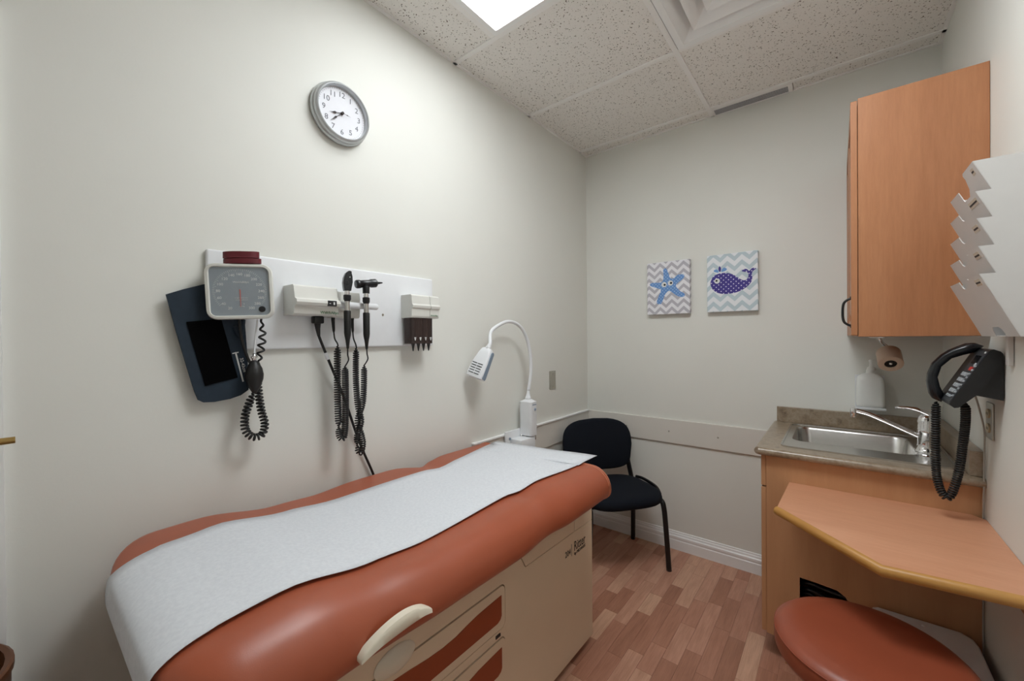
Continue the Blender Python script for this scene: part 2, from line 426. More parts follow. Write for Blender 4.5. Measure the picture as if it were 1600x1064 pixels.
# troffer lamp, plus an added panel out of view to brighten the room
for label, x0, x1, y0, y1 in (('bright fluorescent ceiling panel set in the tile grid above the exam table', LX0+.013, TX-.013, .766, 1.340), ('added unseen ceiling panel beside the first, brightening the room evenly', TX+.013, 1.442, .766, 1.340)):
    t = thing('ceiling_light', label, 'ceiling light', ((x0+x1)/2, (y0+y1)/2, H), 'ceiling panel lights')
    b = NB(); prism(b, [rrect(x0, x1, y0, y1, .002, 1), rrect(x0+.022, x1-.022, y0+.022, y1-.022, .002, 1)], H-.004, H+.03)
    build('light_frame', b, 'white_trim', t)
    build('light_lens', bx(x0+.022, x1-.022, y0+.022, y1-.022, H+.004, H+.012), 'lens' if x0 < .5 else 'lens_added', t)
# square diffuser with nested cones
t = thing('air_diffuser', 'square white ceiling air diffuser with nested louvre rings', 'air vent', (1.158, 1.653, H))
cx, cy = 1.161, 1.653
def ring(name, o_, i_, z_o, z_i, th=.004):
    b = NB(); R = []
    for h, z in ((o_, z_o), (i_, z_i), (i_-.006, z_i+.004), (o_-.006, z_o+th+.004)):
        R.append([(cx-h, cy-h, z), (cx+h, cy-h, z), (cx+h, cy+h, z), (cx-h, cy+h, z)])
    loft(b, R+[R[0]], cap=False); bmesh.ops.remove_doubles(b, verts=b.verts, dist=1e-5); return build(name, b, 'white_trim', t)
b = NB(); prism(b, [rrect(cx-.29, cx+.29, cy-.288, cy+.288, .001, 1), rrect(cx-.262, cx+.262, cy-.262, cy+.262, .001, 1)], H-.006, H+.006)
build('diffuser_flange', b, 'white_trim', t)
for o_, i_ in ((.262, .225), (.205, .155), (.135, .09)):
    ring('louvre_ring', o_, i_, H-.004, H+.03)
build('diffuser_centre', bx(cx-.075, cx+.075, cy-.075, cy+.075, H-.004, H+.004, bev=.002), 'white_trim', t)
build('diffuser_box', bx(cx-.28, cx+.28, cy-.28, cy+.28, H+.034, H+.045), 'ceil_metal', t)
# slot grille by the back wall
t = thing('ceiling_grille', 'narrow dark perforated grille strip in ceiling beside the end wall', 'air vent', (1.05, 2.62, H))
b = NB(); prism(b, [rrect(.868, 1.254, 2.576, D-.001, .001, 1), rrect(.874, 1.234, 2.592, D-.004, .001, 1)], H-.002, H+.008); build('grille_frame', b, 'ceil_metal', t)
for i in range(31):
    x = .876+i*.0119
    b = NB(); box(b, x, x+.0085, 2.592, D-.004, H+.002, H+.005); build('grille_bar', b, 'grille', t)
for j in range(4):
    build('grille_crossbar', bx(.874, 1.234, 2.600+j*.0155, 2.607+j*.0155, H+.001, H+.004), 'grille', t)
build('grille_backing', bx(.874, 1.234, 2.592, D-.004, H+.02, H+.024), 'dark', t)

# baseboard and wall boards
def baseprof(s=1): return [(0, 0), (.016, 0), (.016, .058), (.013, .062), (.013, .068), (.016, .072), (.016, .084), (.011, .09), (.009, .1), (.006, .104), (.005, .112), (0, .115)]
b = NB(); prism(b, [baseprof()], 0, 1.21, frame((0, D, 0), (0, -1, 0), UP) @ Matrix.Diagonal((1, 1, -1, 1)))
struct(build('baseboard_back', b, 'white_trim'), 'white moulded baseboard on the end wall')
b = NB(); prism(b, [baseprof()], YF, D-.016, frame((0, 0, 0), (1, 0, 0), UP) @ Matrix.Diagonal((1, 1, -1, 1)))
struct(build('baseboard_left', b, 'white_trim'), 'white moulded baseboard behind the exam table')
b = NB(); prism(b, [baseprof()], YF, 1.98, frame((W, 0, 0), (-1, 0, 0), UP))
struct(build('baseboard_right', b, 'white_trim'), 'white moulded baseboard under the desk')
r = struct(build('trim_1', bx(.011, 1.21, D-.014, D, .676, .829, bev=.003, seg=1), 'trim_wall'), 'flat painted guard board along the end wall')
for x in (.304, .589, .876):
    b = NB(); lathe(b, [(0, .003), (.004, .0025), (.0055, 0), (.0055, -.003)], axis_m((x, D-.014, .751), (0, -1, 0)), 12); build('screw', b, 'steel_plate', r)
r = struct(build('trim_2', bx(0, .012, 1.45, D, .672, .822, bev=.001, seg=1), 'trim_wall'), 'flat painted guard board on the left wall')
build('board_ledge', bx(0, .02, 1.447, D-.013, .822, .832, bev=.002), 'white_trim', r)

# door at the left edge of the view (on the left wall, mostly outside the frame)
dr = struct(build('door_1', bx(.0, .006, -.86, -.085, .01, 2.04), 'white_trim'), 'white door in the left wall at the edge of view')
b = NB(); prism(b, [[(-.93, 0), (-.93, 2.1), (-.012, 2.1), (-.012, 0), (-.082, 0), (-.082, 2.04), (-.86, 2.04), (-.86, 0)]], 0, .022, frame((0, 0, 0), LR, UP))
build('door_casing', b, 'white_trim', dr)
b = NB(); tube(b, [(.006, -.13, 1.15), (.07, -.13, 1.15), (.08, -.12, 1.15), (.082, -.06, 1.151), (.085, .004, 1.152)], [.012, .01, .009, .008, .007], 10)
lathe(b, [(0, .006), (.028, .004), (.03, 0)], axis_m((.006, -.13, 1.15), (1, 0, 0)), 20)
build('door_handle', b, 'brass', dr, 40)

# ================================================================== EXAM TABLE
tbl = thing('exam_table', 'long exam table with terracotta padded top, cream cabinet base and drawers', 'exam table', (.39, .85, 0))
FX = .58; BX0 = .2; BY0, BY1 = .2, 1.615
b = NB(); box(b, BX0, FX-.02, BY0, BY1, .036, .735, bev=.01); build('cabinet_body', b, 'cream', tbl, 40)
build('toe_base', bx(BX0+.03, FX-.03, BY0+.03, BY1-.04, .0, .036), 'dark', tbl)
# side face with real drawer openings
d1 = rrect(.29, 1.012, .412, .556, .022); d2 = rrect(.29, 1.010, .242, .386, .022)
b = NB(); prism(b, [[(BY0, .036), (BY1, .036), (BY1, .5455), (1.463, .550), (1.123, .554), (1.096, .599), (1.096, .735), (BY0, .735)], d1, d2], FX-.021, FX, frame((0, 0, 0), LR, UP)); 
# frame() with right=+Y, up=+Z has normal +X, so local z is world X
build('side_panel', b, 'cream', tbl)
for z0, z1 in ((.412, .556), (.242, .386)):
    dz = z0-.412
    b = NB(); prism(b, [rrect(.294, 1.008, z0+.004, z1-.004, .019)], FX-.019, FX+.002, frame((0, 0, 0), LR, UP))
    dw = build('drawer', b, 'cream', tbl)
    b = NB()
    top = [(.99, .524), (.94, .522), (.88, .519), (.83, .512), (.79, .505), (.74, .503), (.69, .506), (.63, .514), (.57, .520), (.5, .520), (.42, .512), (.34, .5)]
    bot = [(.34, .442), (.97, .442), (.984, .448), (.99, .458)]
    prism(b, [[(y, z+dz) for y, z in top+bot]], FX+.0018, FX+.0035, frame((0, 0, 0), LR, UP)); build('drawer_insert', b, 'vinyl_dark', dw)
    b = NB(); lathe(b, [(0, .016), (.5, .015), (.8, .006), (.95, .003), (1, 0)], frame((FX+.001, .588, .566+dz), LR, (0, .12, 1)) @ Matrix.Diagonal((.06, .034, 1, 1)), 28); build('thumb_plate', b, 'cream_handle', dw, 60)
b = NB(); rings = []; N = 18
for i in range(N+1):
    a = i/N; y = .398+a*.166; zc = .752+.042*math.sin(PI*min(1, .06+.82*a))**.8; w_ = .003+.0115*math.sin(PI*(.03+.94*a))**.7; xo = .752+.014*math.sin(PI*a)
    rings.append([(xo-.02, y, zc+w_), (xo-.003, y, zc+w_*1.05), (xo, y, zc+w_*.7), (xo+.001, y, zc-w_*.6), (xo-.004, y, zc-w_), (xo-.016, y, zc-w_*.7)])
loft(b, rings); lv = build('release_lever', b, 'cream_handle', tbl, 50)
b = NB(); tube(b, [(.67, .48, .738), (.72, .48, .752), (.75, .48, .782)], [.006, .006, .006], 10); build('lever_arm', b, 'cream_handle', lv, True)
build('drawer_catch', bx(FX, FX+.003, .962, .985, .394, .404, bev=.001), 'black', tbl)
# upper access panel with pull notch and seam
b = NB(); prism(b, [[(1.099, .735), (1.099, .6), (1.1255, .5565), (1.461, .5525), (1.461, .592), (1.474, .599), (1.538, .599), (1.538, .735)]], FX-.018, FX, frame((0, 0, 0), LR, UP)); build('access_panel', b, 'cream', tbl)
b = NB(); prism(b, [[(1.4635, .5525), (BY1, .548), (BY1, .735), (1.5405, .735), (1.5405, .5965), (1.4755, .5965), (1.4635, .5905)]], FX-.018, FX, frame((0, 0, 0), LR, UP)); build('access_panel', b, 'cream', tbl)
text('model_number', '204', .034, (FX+.0008, 1.409, .481), LR, UP, 'dark_ink', tbl, squash=.85)
build('logo_bar', bx(FX, FX+.001, 1.437, 1.4385, .459, .508), 'dark_ink', tbl)
text('maker_lettering', 'Ritter', .056, (FX+.0008, 1.505, .488), LR, UP, 'dark_ink', tbl, squash=.72)
text('maker_sub_lettering', 'by MIDMARK', .0185, (FX+.0008, 1.507, .459), LR, UP, 'dark_ink', tbl, squash=.9)
# padded top
def lerp_table(tab, y):
    if y <= tab[0][0]: return tab[0][1]
    for (a, va), (b_, vb) in zip(tab, tab[1:]):
        if y <= b_:
            t_ = (y-a)/(b_-a); t_ = t_*t_*(3-2*t_); return va+(vb-va)*t_
    return tab[-1][1]
ztop = [(.06, .866), (.18, .874), (.32, .876), (.5, .852), (.65, .843), (.98, .846), (1.06, .838), (1.16, .846), (1.56, .845)]
xw = [(.06, .03), (.3, .03), (.5, .05), (.6, .045), (.78, .022), (.93, .028), (1.035, .085), (1.12, .055), (1.2, .04), (1.56, .045)]
xr = [(.06, .745), (.3, .740), (.45, .735), (.62, .742), (.9, .748), (1.06, .734), (1.17, .747), (1.56, .745)]
PZB = .724
def pad_section(y, q, cr=.14):
    """ring in the XZ plane at station y; q in 0..1 rounds the ends"""
    a, c, zt = lerp_table(xw, y), lerp_table(xr, y), lerp_table(ztop, y); zb = PZB
    e = math.sqrt(max(0, 1-(1-q)**2)); k_ = .4+.6*e; zc = (zt+zb)/2; hh = (zt-zb)/2*k_
    if y < .8: zt, zb = zt-(1-e)*.03, zb+(1-e)*.075
    else: zt, zb = zc+hh, zc-hh
    a += cr*(1-e)*1.45; c -= cr*(1-e)*.9; f = (zt-zb)/.122
    out = []
    for cx_, cz_, rx, rz, a0 in ((c-.085*f, zt-.08*f, .085*f, .08*f, 0), (a+.05*f, zt-.055*f, .05*f, .055*f, PI/2), (a+.035*f, zb+.04*f, .035*f, .04*f, PI), (c-.04*f, zb+.038*f, .04*f, .038*f, 1.5*PI)):
        for i in range(9):
            t_ = a0+PI/2*i/8; out.append((cx_+rx*math.cos(t_), y, cz_+rz*math.sin(t_)))
        if a0 == 0:
            x1_, x2_ = cx_, a+.05*f
            for i in range(1, 8): out.append((x1_+(x2_-x1_)*i/8, y, zt+.002*math.sin(PI*i/8)))
    return out
ya, yb = .128, 1.50; ys = []
for i in range(11): ys.append((ya+.10*(1-math.cos(i/10*PI/2)), (1-math.cos(i/10*PI/2))))
k = ya+.1
while k < yb-.085: k += .025; ys.append((k, 1))
for i in range(10, -1, -1): ys.append((yb-.045*(1-math.cos(i/10*PI/2)), (1-math.cos(i/10*PI/2))))
ys = sorted(ys)
b = NB(); loft(b, [pad_section(y, q, .14 if y < .8 else .07) for y, q in ys]); pad = build('padded_top', b, 'vinyl', tbl, True)
for yy in (1.447, 1.459):
    ringp = pad_section(yy, 1-(yy-1.455)/.045 if yy > 1.455 else 1, .07); c_ = Vector((.4, yy, .783))
    b = NB(); P = [Vector(p)+(Vector(p)-c_).normalized()*.0005 for p in ringp]; tube(b, P+[P[0], P[1]], .0022, 6, False); build('piping', b, 'piping', pad, True)
# paper
pw = [(.0, .225), (.12, .22), (.25, .205), (.35, .185), (.5, .18), (.6, .19), (1.04, .205), (1.48, .142), (1.6, .14)]
pr = [(.0, .64), (.12, .632), (.35, .618), (.6, .622), (1.13, .606), (1.42, .63), (1.6, .636)]
prof = []
def ptop(y): return lerp_table(ztop, y)+.0055
for i in range(6): prof.append((.205-.0164*i, .53+.052*i))
prof += [(.1215, .802), (.1215, .82)]
for y_, q_ in [z_ for z_ in ys if z_[0] <= ya+.1]:
    zt_2 = lerp_table(ztop, y_); e_2 = math.sqrt(max(0, 1-(1-q_)**2)); prof.append((y_-.004*(1-e_2), zt_2-(1-e_2)*.03+.0035*e_2+.002))
y = .25
while y < 1.5: prof.append((y, ptop(y))); y += .03
prof += [(1.5, ptop(1.5)), (1.53, ptop(1.5)+.001), (1.56, ptop(1.5)+.001)]
b = NB(); nx = 12; g = []
for y, z in prof:
    a, c = lerp_table(pw, y), lerp_table(pr, y); row = []
    for i in range(nx+1):
        u_ = i/nx; sk = (.075*(u_-1) if y > 1.45 else 0)*(min(1, (y-1.45)/.05) if y > 1.45 else 0)
        row.append(b.verts.new((a+(c-a)*u_, y+sk, z+.0016*math.sin(9*y+5*u_)*(y > .2)+(.002 if i in (0, nx) else 0))))
    g.append(row)
for r1, r2 in zip(g, g[1:]):
    for i in range(nx): b.faces.new([r1[i], r1[i+1], r2[i+1], r2[i]])
pp = build('exam_paper', b, 'paper', None, True)
md = pp.modifiers.new('thickness', 'SOLIDIFY'); md.thickness = .0012; md.offset = 1
tag(pp, 'white exam paper strip laid along the padded table top', 'paper sheet')
b = NB(); rows = []
for y, z in ((1.405, .8505), (1.44, .8525), (1.47, .8535), (1.52, .8525), (1.565, .8515)):
    a, c = .165, .634
    rows.append([b.verts.new((a+(c-a)*i/10, y+.07*(i/10-1), z+.0015*math.sin(i*.9))) for i in range(11)])
for r1, r2 in zip(rows, rows[1:]):
    for i in range(10): b.faces.new([r1[i], r1[i+1], r2[i+1], r2[i]])
o = build('paper_fold', b, 'paper', pp, True); md = o.modifiers.new('thickness', 'SOLIDIFY'); md.thickness = .0012; md.offset = 1

# ================================================================== LEFT WALL INSTRUMENTS
BP = .018
bd = tag(build('mounting_board', bx(0, BP, .356, 1.192, 1.328, 1.624, bev=.006, seg=3), 'white_plastic', None, 35), 'long white mounting board carrying the wall instruments', 'wall board')
build('board_screw', lathe(NB(), [(0, .002), (.004, .0015), (.005, 0)], axis_m((BP, .935, 1.455), (1, 0, 0)), 12), 'steel_plate', bd)

# --- blood pressure gauge
gc = Vector((.088, .418, 1.499)); gR = Vector((.43, .903, .04)).normalized()
G = frame(gc, gR, (0, 0, 1)); gN = (G @ Vector((0, 0, 1, 0))).to_3d() if False else Vector((G[0][2], G[1][2], G[2][2])); gU = Vector((G[0][1], G[1][1], G[2][1]))
t = thing('blood_pressure_gauge', 'square grey-faced blood pressure gauge on white mounting board', 'pressure gauge', (.05, .418, 1.42))
hw, hh = .083, .080
b = NB(); loops = []
for s, z, r_ in ((.86, -.05, .02), (.97, -.03, .024), (1, -.012, .026), (1, .0, .026), (.975, .007, .026), (.9, .008, .02)):
    loops.append([G @ Vector((x, y, z)) for x, y in rrect(-hw*s, hw*s, -hh*s, hh*s, r_)])
loops.append([G @ Vector((x, y, .001)) for x, y in rrect(-hw*.86, hw*.86, -hh*.86, hh*.86, .012)])
loft(b, loops); build('gauge_case', b, 'ivory_plastic', t, 40)
b = NB(); prism(b, [rrect(-hw*.865, hw*.865, -hh*.865, hh*.865, .012)], .001, .0025, G); dial = build('dial', b, 'gauge_face', t)
b = NB()
for i in range(0, 61):
    a = math.radians(-128+256*i/60); L = .008 if i % 4 == 0 else .005; r_ = .066
    m = G @ Matrix.Translation((r_*math.sin(a), r_*math.cos(a), .0027)) @ Matrix.Rotation(-a, 4, 'Z')
    box(b, -.0003, .0003, -L, 0, -.0001, .0003, mx=m)
build('dial_ticks', b, 'white_ink', dial)
items = []
for i, v in enumerate(range(20, 301, 20)):
    a = math.radians(-150+300*(i)/14); items.append((str(v), .0105, G @ Vector((.0525*math.sin(a), .0525*math.cos(a)-.003, .003))))
items += [('WelchAllyn', .0085, G @ Vector((.003, .0265, .003))), ('sphygmomanometer', .004, G @ Vector((.002, -.0185, .003))), ('mercury calibrated', .004, G @ Vector((.002, -.0245, .003))), ('mm Hg', .0045, G @ Vector((.002, -.043, .003))), ('0', .006, G @ Vector((.008, -.036, .003)))]
texts('dial_lettering', items, 'white_ink', dial, gR, gU, .0002)
b = NB(); prism(b, [[(-.0012, .006), (.0012, .006), (.0004, -.045), (-.0004, -.045)]], .0034, .0042, G); build('needle', b, 'red_ink', t)
b = NB(); lathe(b, [(0, .003), (.008, .0025), (.009, 0)], G @ Matrix.Translation((.052, -.052, .003)), 16); build('dial_stop', b, 'black', t)
b = NB(); tube(b, [(.018, .44, 1.5), (.05, .437, 1.5), (.062, .43, 1.5)], .02, 12); build('gauge_mount', b, 'ivory_plastic', t, True)
# folded burgundy strap on top
t = thing('folded_strap', 'small burgundy folded rubber strap lying on the pressure gauge', 'strap', (.08, .428, 1.58))
for j, (z, dy, ln, hh_) in enumerate(((1.580, .0, .047, .014), (1.596, -.003, .045, .018))):
    ct = Vector((.084, .426+dy, z)); P = []
    for i in range(29):
        a = 2*PI*i/28; P.append(ct+gR*ln*math.copysign(abs(math.cos(a))**.7, math.cos(a))+gN*.016*math.sin(a)+Vector((0, 0, .002*math.cos(a))))
    b = NB()
    ro = [[b.verts.new(p+Vector((0, 0, h))+(p-ct).normalized()*o_) for p in P[:-1]] for h, o_ in ((0, 0), (hh_, 0), (hh_, -.003), (0, -.003))]
    for r1, r2 in zip(ro, ro[1:]+ro[:1]):
        for i in range(28): b.faces.new([r1[i], r1[(i+1) % 28], r2[(i+1) % 28], r2[i]])
    build('strap_band', b, 'burgundy', t, 40)
b = NB(); box(b, -.018, .018, -.004, .0, -.012, .012, bev=.002, mx=frame((.078, .408, 1.613), gR, UP) @ Matrix.Rotation(.1, 4, 'Z')); build('strap_tab', b, 'burgundy', t)
b = NB(); prism(b, [circ(0, 0, .04, 20, .013)], 0, .002, frame((.084, .426, 1.594), gR, gN) @ Matrix.Diagonal((1, 1, -1, 1))); build('strap_fold', b, 'burgundy', t)
# cuff
t = thing('pressure_cuff', 'navy blood pressure cuff hanging behind the gauge with black hook patch', 'pressure cuff', (.03, .36, 1.18))
CF = frame((.022, 0, 0), LR, UP)
out = [(.263, 1.483), (.30, 1.50), (.351, 1.52), (.41, 1.53), (.435, 1.50), (.447, 1.42), (.452, 1.33), (.456, 1.24), (.455, 1.206), (.435, 1.192), (.407, 1.184), (.368, 1.180), (.342, 1.182), (.330, 1.19), (.322, 1.215), (.302, 1.30), (.282, 1.39)]
b = NB(); prism(b, [out], 0, .008, CF); bmesh.ops.recalc_face_normals(b, faces=b.faces); build('cuff_body', b, 'cuff', t)
b = NB(); prism(b, [[(.305, 1.41), (.386, 1.421), (.426, 1.246), (.346, 1.229)]], .008, .011, CF); build('hook_patch', b, 'velcro', t)
b = NB(); prism(b, [[(.4195, 1.322), (.4235, 1.323), (.4425, 1.233), (.4385, 1.232)]], .0085, .0095, CF); prism(b, [[(.413, 1.320), (.429, 1.3235), (.4295, 1.3205), (.4135, 1.317)]], .0085, .0095, CF); build('range_mark', b, 'white_ink', t)
text('cuff_lettering', '32-43cm', .0125, (.0312, .4405, 1.283), (0, .2, -.95), (0, .95, .2), 'white_ink', t)
b = NB(); tube(b, smoothpath([(.05, .425, 1.43), (.052, .428, 1.39), (.05, .434, 1.35), (.052, .447, 1.303), (.055, .455, 1.285)]), .0042, 8); build('cuff_tube', b, 'rubber', t, True)
b = NB(); tube(b, smoothpath([(.032, .42, 1.40), (.04, .43, 1.37), (.036, .438, 1.39), (.034, .442, 1.42)]), .006, 8); build('cuff_loop', b, 'cuff', t, True)
# bulb and coiled hose
t = thing('inflation_bulb', 'black rubber squeeze bulb with coiled hose hanging below the gauge', 'squeeze bulb', (.06, .459, 1.2))
b = NB(); lathe(b, [(0, -.051), (.006, -.05), (.009, -.044), (.017, -.03), (.0235, -.008), (.0245, .006), (.021, .024), (.013, .04), (.008, .047), (.0, .048)], Matrix.Translation((.066, .459, 1.249)), 20); build('bulb', b, 'rubber', t, True)
b = NB(); tube(b, [(.066, .459, 1.292), (.066, .4595, 1.306), (.065, .46, 1.318)], [.006, .005, .004], 10); tube(b, [(.066, .452, 1.304), (.066, .467, 1.309)], .0045, 8); build('valve', b, 'chrome', t, True)
b = NB(); tube(b, smoothpath([(.064, .46, 1.315), (.062, .464, 1.36), (.06, .471, 1.42)]), .0025, 8); build('valve_line', b, 'white_plastic', t, True)
b = NB(); coil(b, [(.062, .481, 1.425), (.062, .484, 1.37), (.055, .480, 1.321), (.05, .476, 1.273)], .0088, .0033, 6); coil(b, [(.05, .476, 1.273), (.045, .475, 1.224), (.055, .480, 1.145), (.06, .488, 1.10), (.06, .479, 1.068), (.06, .455, 1.066), (.06, .436, 1.09), (.06, .435, 1.13), (.058, .446, 1.165), (.062, .457, 1.2)], .0088, .0034, 36); build('coiled_hose', b, 'rubber', t, True)

# --- diagnostic transformer unit
t = thing('diagnostic_unit', 'white wall transformer with black switch holding two medical scopes', 'wall transformer', (.05, .7, 1.43))
prof_u = [(0, 1.438), (.066, 1.438), (.076, 1.443), (.082, 1.466), (.094, 1.47), (.099, 1.478), (.097, 1.487), (.084, 1.492), (.076, 1.53), (.07, 1.535), (0, 1.535)]
def unit_part(name, pr_, y0, y1, par, m='ivory_plastic'):
    b = NB(); prism(b, [[(x+BP, z) for x, z in pr_]], -y1, -y0, frame((0, 0, 0), (1, 0, 0), UP)); return build(name, b, m, par)
body = unit_part('unit_body', prof_u, .563, .706, t)
prof_r = [(0, 1.435), (.04, 1.435), (.046, 1.44), (.05, 1.462), (.052, 1.5), (.047, 1.527), (0, 1.53)]
unit_part('cradle_plate', prof_r, .7065, .806, t)
b = NB(); tube(b, [(BP+.075, .66, 1.478), (BP+.075, .858, 1.478), (BP+.075, .862, 1.478)], [.0115, .0115, .009], 14); tube(b, [(BP+.04, .8, 1.478), (BP+.075, .8, 1.478)], .009, 10); tube(b, [(BP+.04, .73, 1.478), (BP+.075, .73, 1.478)], .009, 10); build('cradle_bar', b, 'white_plastic', t, 40)
b = NB(); box(b, BP+.09, BP+.1005, .662, .692, 1.469, 1.488, bev=.0015); sw = build('rocker_switch', b, 'black', t)
b = NB(); box(b, BP+.1003, BP+.1012, .666, .671, 1.477, 1.479); box(b, BP+.1003, BP+.1012, .68, .685, 1.474, 1.483); build('switch_mark', b, 'white_ink', sw)
text('unit_lettering', 'WelchAllyn', .0135, (BP+.0795, .677, 1.448), LR, (.2, 0, 1), 'green_ink', t)
for yy in (.714, .786):
    b = NB(); tube(b, [(BP+.03, yy, 1.438), (BP+.03, yy, 1.425), (BP+.032, yy+.001, 1.39), (BP+.032, yy+.001, 1.383)], [.007, .006, .0045, .003], 10); build('cord_plug', b, 'rubber', t, True)
b = NB(); box(b, BP+.018, BP+.045, .642, .676, 1.413, 1.438, bev=.004); tube(b, [(BP+.03, .659, 1.415), (BP+.03, .66, 1.395), (BP+.03, .663, 1.37)], [.011, .008, .005], 10); build('power_plug', b, 'rubber', t, 40)
# power cord
pc = (build('power_cord', tb(smoothpath([(.048, .662, 1.38), (.04, .669, 1.365), (.03, .704, 1.288), (.022, .765, 1.145), (.016, .828, .968), (.014, .884, .836), (.014, .90, .78), (.02, .91, .68), (.02, .91, .45)]), .0048, 8), 'rubber', t, True))
tube_b = NB(); a_ = Vector((.0305, .6985, 1.30)); d_ = Vector((-.006, .045, -.12)).normalized(); tube(tube_b, [a_-d_*.013, a_+d_*.013], .0062, 10); build('cord_tag', tube_b, 'white_plastic', pc)
# scopes
def scope_handle(t, y, z0=1.326, xh=.118):
    b = NB(); lathe(b, [(0, z0), (.004, z0), (.0075, z0+.03), (.0105, z0+.045), (.0115, z0+.055), (.0118, z0+.128), (.0105, z0+.131), (0, z0+.131)], Matrix.Translation((xh, y, 0)), 16); build('grip', b, 'rubber', t, 40)
    b = NB(); lathe(b, [(.0085, z0+.13), (.0085, z0+.165)], Matrix.Translation((xh, y, 0)), 16); build('sleeve', b, 'steel', t, True)
    b = NB(); lathe(b, [(0, z0+.163), (.009, z0+.163), (.0125, z0+.17), (.0125, z0+.184), (.01, z0+.186), (0, z0+.186)], Matrix.Translation((xh, y, 0)), 16); build('collar', b, 'black', t, 40)
    b = NB(); lathe(b, [(.0085, z0+.185), (.0095, z0+.19), (.0085, z0+.196), (.0095, z0+.202), (.0085, z0+.206), (0, z0+.206)], Matrix.Translation((xh, y, 0)), 16); build('neck_ring', b, 'chrome', t, True)
t = t_oph = thing('ophthalmoscope', 'black eye scope with upright oval head hanging on the unit bar', 'ophthalmoscope', (.118, .729, 1.32))
scope_handle(t, .729)
b = NB(); hp = [(-.011, 0), (.011, 0), (.013, .012), (.0165, .03), (.016, .05), (.013, .062), (.0135, .066), (.009, .069), (.003, .068), (-.006, .06), (-.012, .045), (-.0145, .028), (-.013, .012)]
prism(b, [hp], -.0095, .0095, frame((.118, .729, 1.525), (.25, .97, 0), UP)); bmesh.ops.bevel(b, geom=[e for e in b.edges if len(e.link_faces) == 2 and e.calc_face_angle(0) > 1.2], offset=.003, segments=2, affect='EDGES'); build('scope_head', b, 'black_gloss', t, 40)
b = NB(); lathe(b, [(0, .003), (.007, .0025), (.0085, 0)], frame((.127, .722, 1.553), (.25, .97, 0), UP), 14); build('lens_wheel', b, 'black', t, 40)
b = NB(); lathe(b, [(0, .0035), (.0015, .003), (.002, 0)], frame((.128, .734, 1.572), (.25, .97, 0), UP), 10); build('lens_dot', b, 'white_ink', t, True)
t = t_oto = thing('otoscope', 'black ear scope with sideways barrel head and pointed tip', 'otoscope', (.118, .801, 1.32))
scope_handle(t, .801, 1.322)
b = NB(); lathe(b, [(0, -.005), (.012, -.004), (.0125, .018), (.0115, .022), (0, .022)], Matrix.Translation((.118, .801, 1.526)), 16); build('head_base', b, 'black', t, 40)
ax = axis_m((.112, .792, 1.556), (.12, .98, .14))
b = NB(); lathe(b, [(0, -.026), (.013, -.026), (.0155, -.022), (.0155, -.012), (.0135, -.008), (.0135, .025), (.0155, .03), (.0155, .048), (.012, .052), (0, .052)], ax, 18); tube(b, [(.118, .801, 1.54), (.118, .801, 1.558)], .011, 12); build('scope_head', b, 'black_gloss', t, 40)
b = NB(); lathe(b, [(.0085, .05), (.005, .057), (.0022, .075), (0, .075)], ax, 12); build('ear_tip', b, 'black', t, True)
b = NB(); lathe(b, [(0, -.0275), (.011, -.0265)], ax, 16); build('eyepiece_lens', b, 'screen', t)
# coiled scope cords
cA = (build('coiled_cord', coil(coil(tube(NB(), smoothpath([(.05, .715, 1.385), (.055, .716, 1.36), (.06, .722, 1.345), (.066, .722, 1.335)]), .0025, 6), [(.066, .720, 1.335), (.066, .718, 1.24), (.066, .719, 1.12), (.066, .721, 1.05)], .0095, .0028, 34), [(.066, .721, 1.05), (.068, .722, 1.022), (.072, .729, 1.008), (.074, .737, 1.022), (.076, .741, 1.09), (.078, .741, 1.18), (.08, .739, 1.262)], .0095, .0028, 46), 'rubber', t_oph, True))
b = bmesh.new(); b.from_mesh(cA.data); tube(b, smoothpath([(.08, .739, 1.262), (.095, .744, 1.285), (.11, .733, 1.305), (.118, .729, 1.328)]), .0025, 6); b.to_mesh(cA.data); b.free(); cA.data.polygons.foreach_set('use_smooth', [True]*len(cA.data.polygons))
pathB = []
cB = build('coiled_cord', coil(coil(tube(NB(), smoothpath([(.05, .787, 1.385), (.055, .787, 1.36), (.06, .792, 1.34), (.066, .792, 1.325)]), .0025, 6), [(.066, .790, 1.325), (.066, .788, 1.22), (.07, .792, 1.12), (.078, .800, 1.06), (.07, .789, 1.01), (.066, .790, .972)], .0088, .0028, 46), [(.066, .790, .972), (.068, .794, .948), (.075, .801, .945), (.078, .806, .975), (.076, .801, 1.01), (.066, .793, 1.06), (.078, .806, 1.12), (.08, .811, 1.18), (.082, .812, 1.262)], .0088, .0028, 46), 'rubber', t_oto, True)
b = bmesh.new(); b.from_mesh(cB.data); tube(b, smoothpath([(.082, .812, 1.262), (.1, .816, 1.285), (.112, .806, 1.305), (.118, .801, 1.326)]), .0025, 6); b.to_mesh(cB.data); b.free(); cB.data.polygons.foreach_set('use_smooth', [True]*len(cB.data.polygons))
